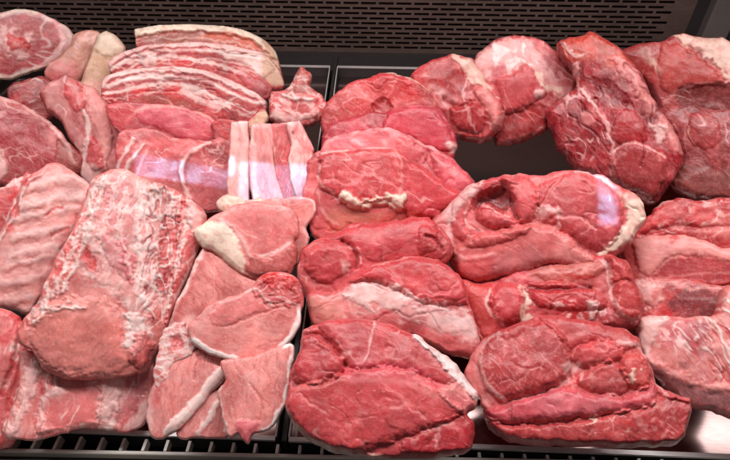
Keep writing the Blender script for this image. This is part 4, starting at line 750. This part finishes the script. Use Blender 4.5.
    piece('leg_roast', 'front roast with a round flecked muscle inside a white seam, ragged end at right', 'pork roast',
      [(466,374),(475,352),(490,338),(518,324),(545,317),(570,319),(600,326),(625,333),(638,342),(641,354),(648,363),(655,384),(664,391),(684,399),(688,410),(684,430),(682,441),(672,447),(650,448),(610,447.5),(560,446),(520,444),(500,439),(490,425),(485,412),(481,402),(474,394),(467,384)],
      [P([(480,364),(486,348),(500,334),(522,325),(546,326),(564,342),(571,362),(567,378),(555,388),(530,396),(505,403),(492,396),(483,380)],(186,70,70),f=3,s=.75,dh=9,R=18,part='round_muscle'), M('blush',3.5,.16,.42,.5,ang=40,st=1.6,within=[(486,350),(520,330),(560,346),(566,374),(520,396),(490,388)]), L([(500,336),(487,346),(482,362),(485,378),(493,392),(506,403)],'palest',2,s=.8,dh=1), P([(466,376),(476,352),(490,340),(482,360),(484,382),(496,402),(486,408),(474,394)],'blush',f=3,s=.75,warp=3), L([(476,360),(474,378),(482,394)],'pink',1.6,s=.6), L([(506,404),(530,399),(556,391),(568,380)],'palest',1.4,s=.7,dh=-2),
       P([(540,320),(575,322),(604,330),(628,337),(638,348),(624,354),(604,346),(582,346),(570,353),(556,340)],(196,78,78),f=3,s=.6,dh=4,R=10), P([(575,356),(585,347),(605,345),(621,352),(620,362),(605,367),(588,371),(576,369)],'lean',f=2.2,s=.6,dh=7,R=8), P([(576,384),(590,370),(610,364),(621,374),(626,390),(610,398),(590,394)],(196,76,76),f=2.2,s=.6,dh=6,R=9), P([(617,366),(624,357),(638,358),(645,370),(646,386),(636,393),(626,388),(618,376)],(202,78,72),f=2.2,s=.7,dh=10,R=9), P([(625,378),(631,374),(636,380),(631,386),(626,383)],'cream',f=5,s=.8,warp=7), P([(566,370),(576,366),(580,378),(576,388),(566,384)],'palest',f=2.5,s=.75,warp=4), P([(568,378),(578,376),(578,386),(570,388)],'bright',f=2,s=.85,warp=4), L([(616,346),(636,350),(642,360)],'palest',2,s=.7),
       P([(482,412),(510,404),(540,394),(566,390),(600,397),(630,395),(648,384),(655,392),(648,408),(620,414),(590,418),(560,422),(530,424),(500,424),(486,420)],'rose',f=3,s=.65,dh=8,R=10), P([(530,402),(560,397),(590,402),(612,404),(590,414),(550,416),(530,412)],(226,132,138),f=4,s=.7,warp=3),
       P([(487,418),(510,425),(560,423),(600,416),(640,409),(660,395),(685,400),(688,412),(683,436),(674,447),(600,447),(520,444),(498,438)],(194,66,66),f=3,s=.65,dh=6,R=10,part='lower_muscle'), L([(488,416),(512,426),(560,424),(604,417)],'maroon',1,s=.35,dh=-2.5), V('cream',11,.12,.85,ang=-25,st=2.2,within=[(580,422),(606,418),(626,426),(620,442),(594,442)],cov=-.5), L([(600,428),(616,424),(630,426)],'bright',1.6,s=.7,warp=3), P([(654,384),(668,392),(684,398),(686,404),(668,402),(656,396)],(214,92,92),f=2,s=.7,dh=4,R=6), M('blush',7,.05,.35,.6,within=[(640,400),(688,402),(680,446),(636,446)]), L([(652,372),(656,388),(662,398)],'palest',1.8,s=.7)],
      g1, seams=(46,.35), grow=(0,1), lift=.075, T=22, R=20, back=56, base=(200,84,80), alt='pink', alt2='deep', grain=40, lump=3)
    # ---- back row
    piece('knuckle_joint', 'red knuckle joint in the back row, left of the one covered in white membrane', 'pork knuckle',
      [(412,78),(430,63),(453,56),(470,62),(484,78),(496,92),(504,110),(501,122),(493,132),(480,137),(462,136),(447,127),(438,112),(424,96)],
      [P([(452,57),(470,62),(484,78),(492,92),(480,88),(466,82),(458,70)],'cream',f=4,s=.7,warp=4), V('palest',14,.09,.7), P([(430,66),(450,58),(456,76),(446,84),(432,82)],(170,56,54),f=4,s=.7), P([(474,96),(484,90),(498,106),(500,124),(492,132),(486,116)],'blush',f=3,s=.7,dh=4), P([(430,88),(446,94),(456,106),(444,108),(432,98)],'palest',f=3,s=.6,warp=4), P([(450,112),(472,104),(484,118),(480,134),(460,132)],(180,50,54),f=3,s=.6,dh=4), L([(444,102),(458,110),(470,106)],'deep',1.5,s=.6,dh=-4), L([(466,84),(462,100),(468,118),(474,134)],'palest',1.2,s=.7,warp=3)],
      g2, lift=.02, T=24, R=24, back=50, base=(186,60,62), alt='pink', alt2='deep', grain=60, lump=3)
    piece('knuckle_joint', 'knuckle joint in the back row with white membrane over its crown', 'pork knuckle',
      [(474,66),(481,54),(496,42),(512,37),(530,39),(545,46),(558,54),(567,64),(575,80),(573,93),(562,103),(548,113),(544,127),(530,135),(510,140),(496,138),(498,120),(490,95),(478,80)],
      [P([(474,66),(482,54),(498,44),(520,42),(536,52),(548,68),(556,84),(570,92),(560,102),(548,92),(536,80),(524,68),(508,76),(494,82),(482,80)],'palest',f=4,s=.7,warp=6,part='membrane'), M('white',12,.0,.35,.75,within=[(474,68),(496,44),(530,44),(540,66),(512,78),(486,82)]), P([(492,74),(502,66),(504,78),(496,84)],'mauve',f=3,s=.8), P([(496,84),(516,76),(526,68),(538,82),(546,96),(530,106),(510,116),(500,110)],(204,88,92),f=3,s=.75,dh=5,R=10), P([(540,48),(558,55),(574,80),(564,90),(550,76)],(176,86,88),f=4,s=.6), L([(536,78),(546,90),(560,94)],'cream',2.4,s=.8,warp=3), P([(532,94),(540,92),(542,98),(534,100)],'fat',f=1.5,s=.8), P([(500,116),(530,106),(548,112),(542,128),(510,140),(496,136)],(160,56,54),f=4,s=.75,dh=-2), V('palest',14,.07,.5,ang=60,st=2), M('bright',10,.1,.4,.4,within=[(500,120),(545,110),(540,130),(500,138)])],
      g2, lift=.03, T=24, R=24, back=50, base=(190,84,84), alt='blush', alt2='deep', grain=70, lump=2.5)
    piece('shoulder_joint', 'tall dark red shoulder joint in the back row, webbed with fat, round bone showing', 'pork shoulder',
      [(557,45),(567,40),(582,36),(591,32),(605,41),(622,54),(632,66),(640,80),(654,105),(666,121),(674,132),(681,146),(681,160),(671,179),(659,196),(648,200),(633,193),(611,182),(590,172),(575,166),(560,148),(549,125),(546,112),(551,106),(562,100),(576,90),(577,79),(566,62)],
      [P([(560,46),(590,33),(620,54),(632,70),(612,72),(596,64),(576,66),(566,60)],'orange',f=5,s=.6,warp=4), L([(562,48),(572,56),(584,60)],'fat',1.4,s=.8,warp=3), P([(610,60),(628,66),(640,82),(656,108),(674,132),(680,150),(672,154),(662,136),(648,118),(634,98),(620,80)],'blush',f=3,s=.75,warp=4,dh=2,part='fat_seam'),
       L([(576,70),(580,90),(596,112),(608,132),(612,154),(610,176)],'palest',1.8,s=.8,warp=3,dh=1), P([(612,122),(626,112),(642,124),(644,140),(626,148),(612,140)],(186,54,58),f=3,s=.7,dh=3), P([(612,156),(634,144),(660,156),(662,178),(650,198),(632,190),(612,180)],(172,74,72),f=3,s=.8,dh=7,R=12,part=None), L([(610,154),(632,145),(662,158)],'palest',1.3,s=.7,dh=-1), P([(648,128),(660,124),(664,134),(656,144)],'fat',f=3,s=.7,warp=4), V('palest',16,.07,.75,ang=75,st=2.4,within=[(548,105),(606,90),(612,150),(608,178),(574,166),(550,128)]), W('blush',15,.04,.28,st=2.4,ang=62), V('maroon',20,.08,.6,ang=62,st=3,dh=-1.5), P([(582,116),(588,113),(594,117),(594,124),(588,127),(582,123)],'blush',f=1.6,s=.6,dh=.1,R=4,warp=1,part='bone_end'), P([(585,119),(589,117),(591,121),(588,124)],'mauve',f=1,s=.8,warp=.5), P([(590,84),(612,86),(632,110),(618,112),(600,104)],'maroon',f=4,s=.5,dh=-2)],
      g2, lift=.065, T=26, R=24, back=84, base=(160,38,48), alt='lean', alt2='maroon', grain=60, lump=2.4)
    piece('leg_joint', 'brownish leg joint in the top right corner, with cream fat across its back', 'pork leg',
      [(619,53),(645,46),(661,43),(676,37),(698,40),(721,41),(737,50),(790,76),(790,118),(730,116),(710,114),(687,112),(664,112),(654,97),(642,78),(630,64)],
      [P([(674,38),(700,40),(724,42),(738,52),(742,84),(728,88),(716,72),(700,60),(684,50)],'cream',f=3,s=.75,warp=4,part='fat_cap'), L([(646,52),(650,64),(660,76)],'cream',3.4,f=2.5,s=.8,warp=3), P([(682,52),(696,52),(702,58),(690,60)],(170,80,70),f=2,s=.7,warp=3), P([(660,50),(682,50),(706,68),(724,88),(700,88),(672,96),(660,84)],(196,88,78),f=4,s=.7,dh=3), P([(676,92),(710,86),(790,88),(790,118),(706,114),(682,112)],(112,52,48),f=3,s=.8,dh=-3), L([(664,104),(680,92),(704,86),(740,88)],'blush',1.4,s=.6), P([(622,56),(646,48),(652,72),(660,92),(650,88)],(160,50,46),f=4,s=.7,warp=3), V('palest',14,.07,.6,within=[(660,92),(690,90),(690,114),(660,112)])],
      g2, lift=.04, T=26, R=22, back=84, base=(176,70,64), alt='pink', alt2='deep', grain=10, lump=2.4)
    piece('leg_joint', 'dull brownish red joint under the corner leg joint at the right edge', 'pork leg',
      [(658,113),(685,109),(713,111),(790,114),(790,194),(720,196),(700,194),(682,190),(672,180),(680,162),(676,140)],
      [P([(690,118),(712,122),(720,140),(706,152),(690,144)],(186,84,80),f=4,s=.6,dh=3), V('palest',18,.07,.6,ang=40,st=2.6), V('blush',13,.06,.5,ang=120,st=2.4), P([(672,172),(690,166),(724,172),(790,168),(790,196),(700,196),(678,188)],(140,92,80),f=5,s=.6,warp=3)],
      g2, lift=.02, T=22, R=20, back=84, base=(150,62,62), alt=(190,90,88), alt2='dark', grain=30, lump=2.6)
    # ---- right edge
    piece('collar_slice', 'wet red marbled collar slice on top of the right hand stack', 'pork collar',
      [(634,236),(645,222),(655,211),(664,201),(690,201),(710,200),(790,198),(790,256),(720,252),(700,243),(680,238),(655,240)],
      [M('palest',8,.1,.35,.6,ang=-20,st=1.8), V('fat',16,.08,.7,ang=-10,st=2), P([(640,232),(652,216),(664,206),(676,212),(660,226)],'bright',f=4,s=.8), M('bright',14,.05,.5,.5), P([(700,224),(790,214),(790,236),(716,240)],'blush',f=5,s=.5,warp=4), L([(642,236),(672,228),(700,230),(740,226)],'deep',1.6,s=.6,dh=-3)],
      lift=.02, T=18, R=14, back=40, base=(186,48,52), alt='lean', alt2='deep', grain=-12, lump=3)
    piece('leg_slab', 'slab with pale pink fat top and dark red front at the right edge', 'pork slab',
      [(621,250),(630,243),(640,239),(653,236),(676,236),(698,240),(721,249),(790,260),(790,284),(720,280),(700,282),(680,280),(658,281),(640,283),(630,274),(624,262)],
      [P([(632,244),(653,237),(680,236),(704,242),(728,252),(790,262),(790,272),(722,262),(694,258),(670,260),(654,274),(642,278),(636,262)],'blush',f=2.5,s=.85,dh=3,R=8,part='fat_cap'), P([(668,240),(674,238),(677,243),(671,246)],'bright',f=2,s=.75), P([(652,277),(672,262),(700,260),(724,264),(790,274),(790,286),(700,282),(664,282)],(176,64,70),f=2,s=.85,dh=-1), L([(654,280),(690,276),(728,274)],'blush',1,s=.6), P([(622,250),(634,246),(638,262),(640,280),(628,272)],(190,62,62),f=2,s=.7)],
      lift=.06, T=20, R=13, back=46, base='pink', alt='blush', alt2='lean', grain=8, lump=1.6)
    piece('leg_slab', 'dark slab wedged under the pale topped one, ragged white fat at its left end', 'pork slab',
      [(630,282),(650,278),(690,281),(722,286),(790,288),(790,330),(720,322),(700,320),(680,321),(660,319),(644,321),(636,306)],
      [P([(632,286),(650,280),(664,290),(660,304),(644,312),(636,304)],'palest',f=4,s=.7,warp=6,dh=3), P([(668,306),(678,294),(692,287),(726,288),(790,288),(790,334),(716,326),(676,322)],(122,56,60),f=3,s=.8), L([(684,300),(710,302),(726,312)],'grey',.9,s=.6), L([(650,282),(690,288),(740,292)],'blush',2,f=1.6,s=.7,warp=3), M('bright',10,.05,.4,.5,within=[(632,284),(676,284),(676,318),(640,320)])],
      lift=.045, T=16, R=12, back=44, base=(182,60,62), alt='pink', alt2='deep', grain=5, lump=2.6)
    piece('shoulder_half', 'big marbled shoulder half at the lower right with a smooth pale rind corner', 'pork shoulder',
      [(639,320),(655,316),(690,318),(714,316),(718,300),(726,288),(790,282),(790,420),(722,410),(692,401),(672,388),(656,374),(645,362),(640,348),(638,335)],
      [P([(639,320),(656,316),(668,320),(660,332),(652,346),(648,362),(640,350)],'palest',f=2.5,s=.9,dh=2,R=8,part='rind'), P([(664,326),(690,322),(706,326),(706,342),(692,350),(672,344),(660,340)],(176,66,80),f=3,s=.7,warp=4), M('palest',9,.05,.35,.75,ang=60,st=1.6,within=[(656,318),(700,318),(706,350),(680,356),(656,350)]), P([(714,318),(726,296),(790,290),(790,380),(724,376),(704,356),(708,336)],'blush',f=4,s=.7,warp=5,dh=2), V('fat',12,.16,.9,ang=62,st=3.4,cov=-.5,dh=.6,within=[(706,310),(790,286),(790,384),(716,380),(700,350)]), V('fat',11,.12,.8,ang=58,st=3,cov=-.2,within=[(658,318),(706,318),(706,350),(668,350)]), V('lean',11,.13,.85,ang=62,st=3.4,cov=-.3,dh=-.6,within=[(700,316),(790,290),(790,390),(690,376)]), L([(650,364),(668,374),(694,384),(724,390),(790,394)],'blush',3,f=2.5,s=.6,warp=3,dh=2), P([(644,362),(660,370),(690,386),(722,394),(790,396),(790,420),(722,410),(692,401),(670,388)],(120,82,84),f=3,s=.7,warp=2), L([(656,356),(680,362),(704,370)],'blush',4,f=3,s=.6,warp=4), P([(676,364),(688,364),(690,370),(680,372)],'maroon',f=2.5,s=.6,warp=3)],
      lift=.06, T=26, R=18, back=50, base=(208,112,106), alt='blush', alt2='mauve', grain=60, lump=2.6)

left_tray()
right_tray()
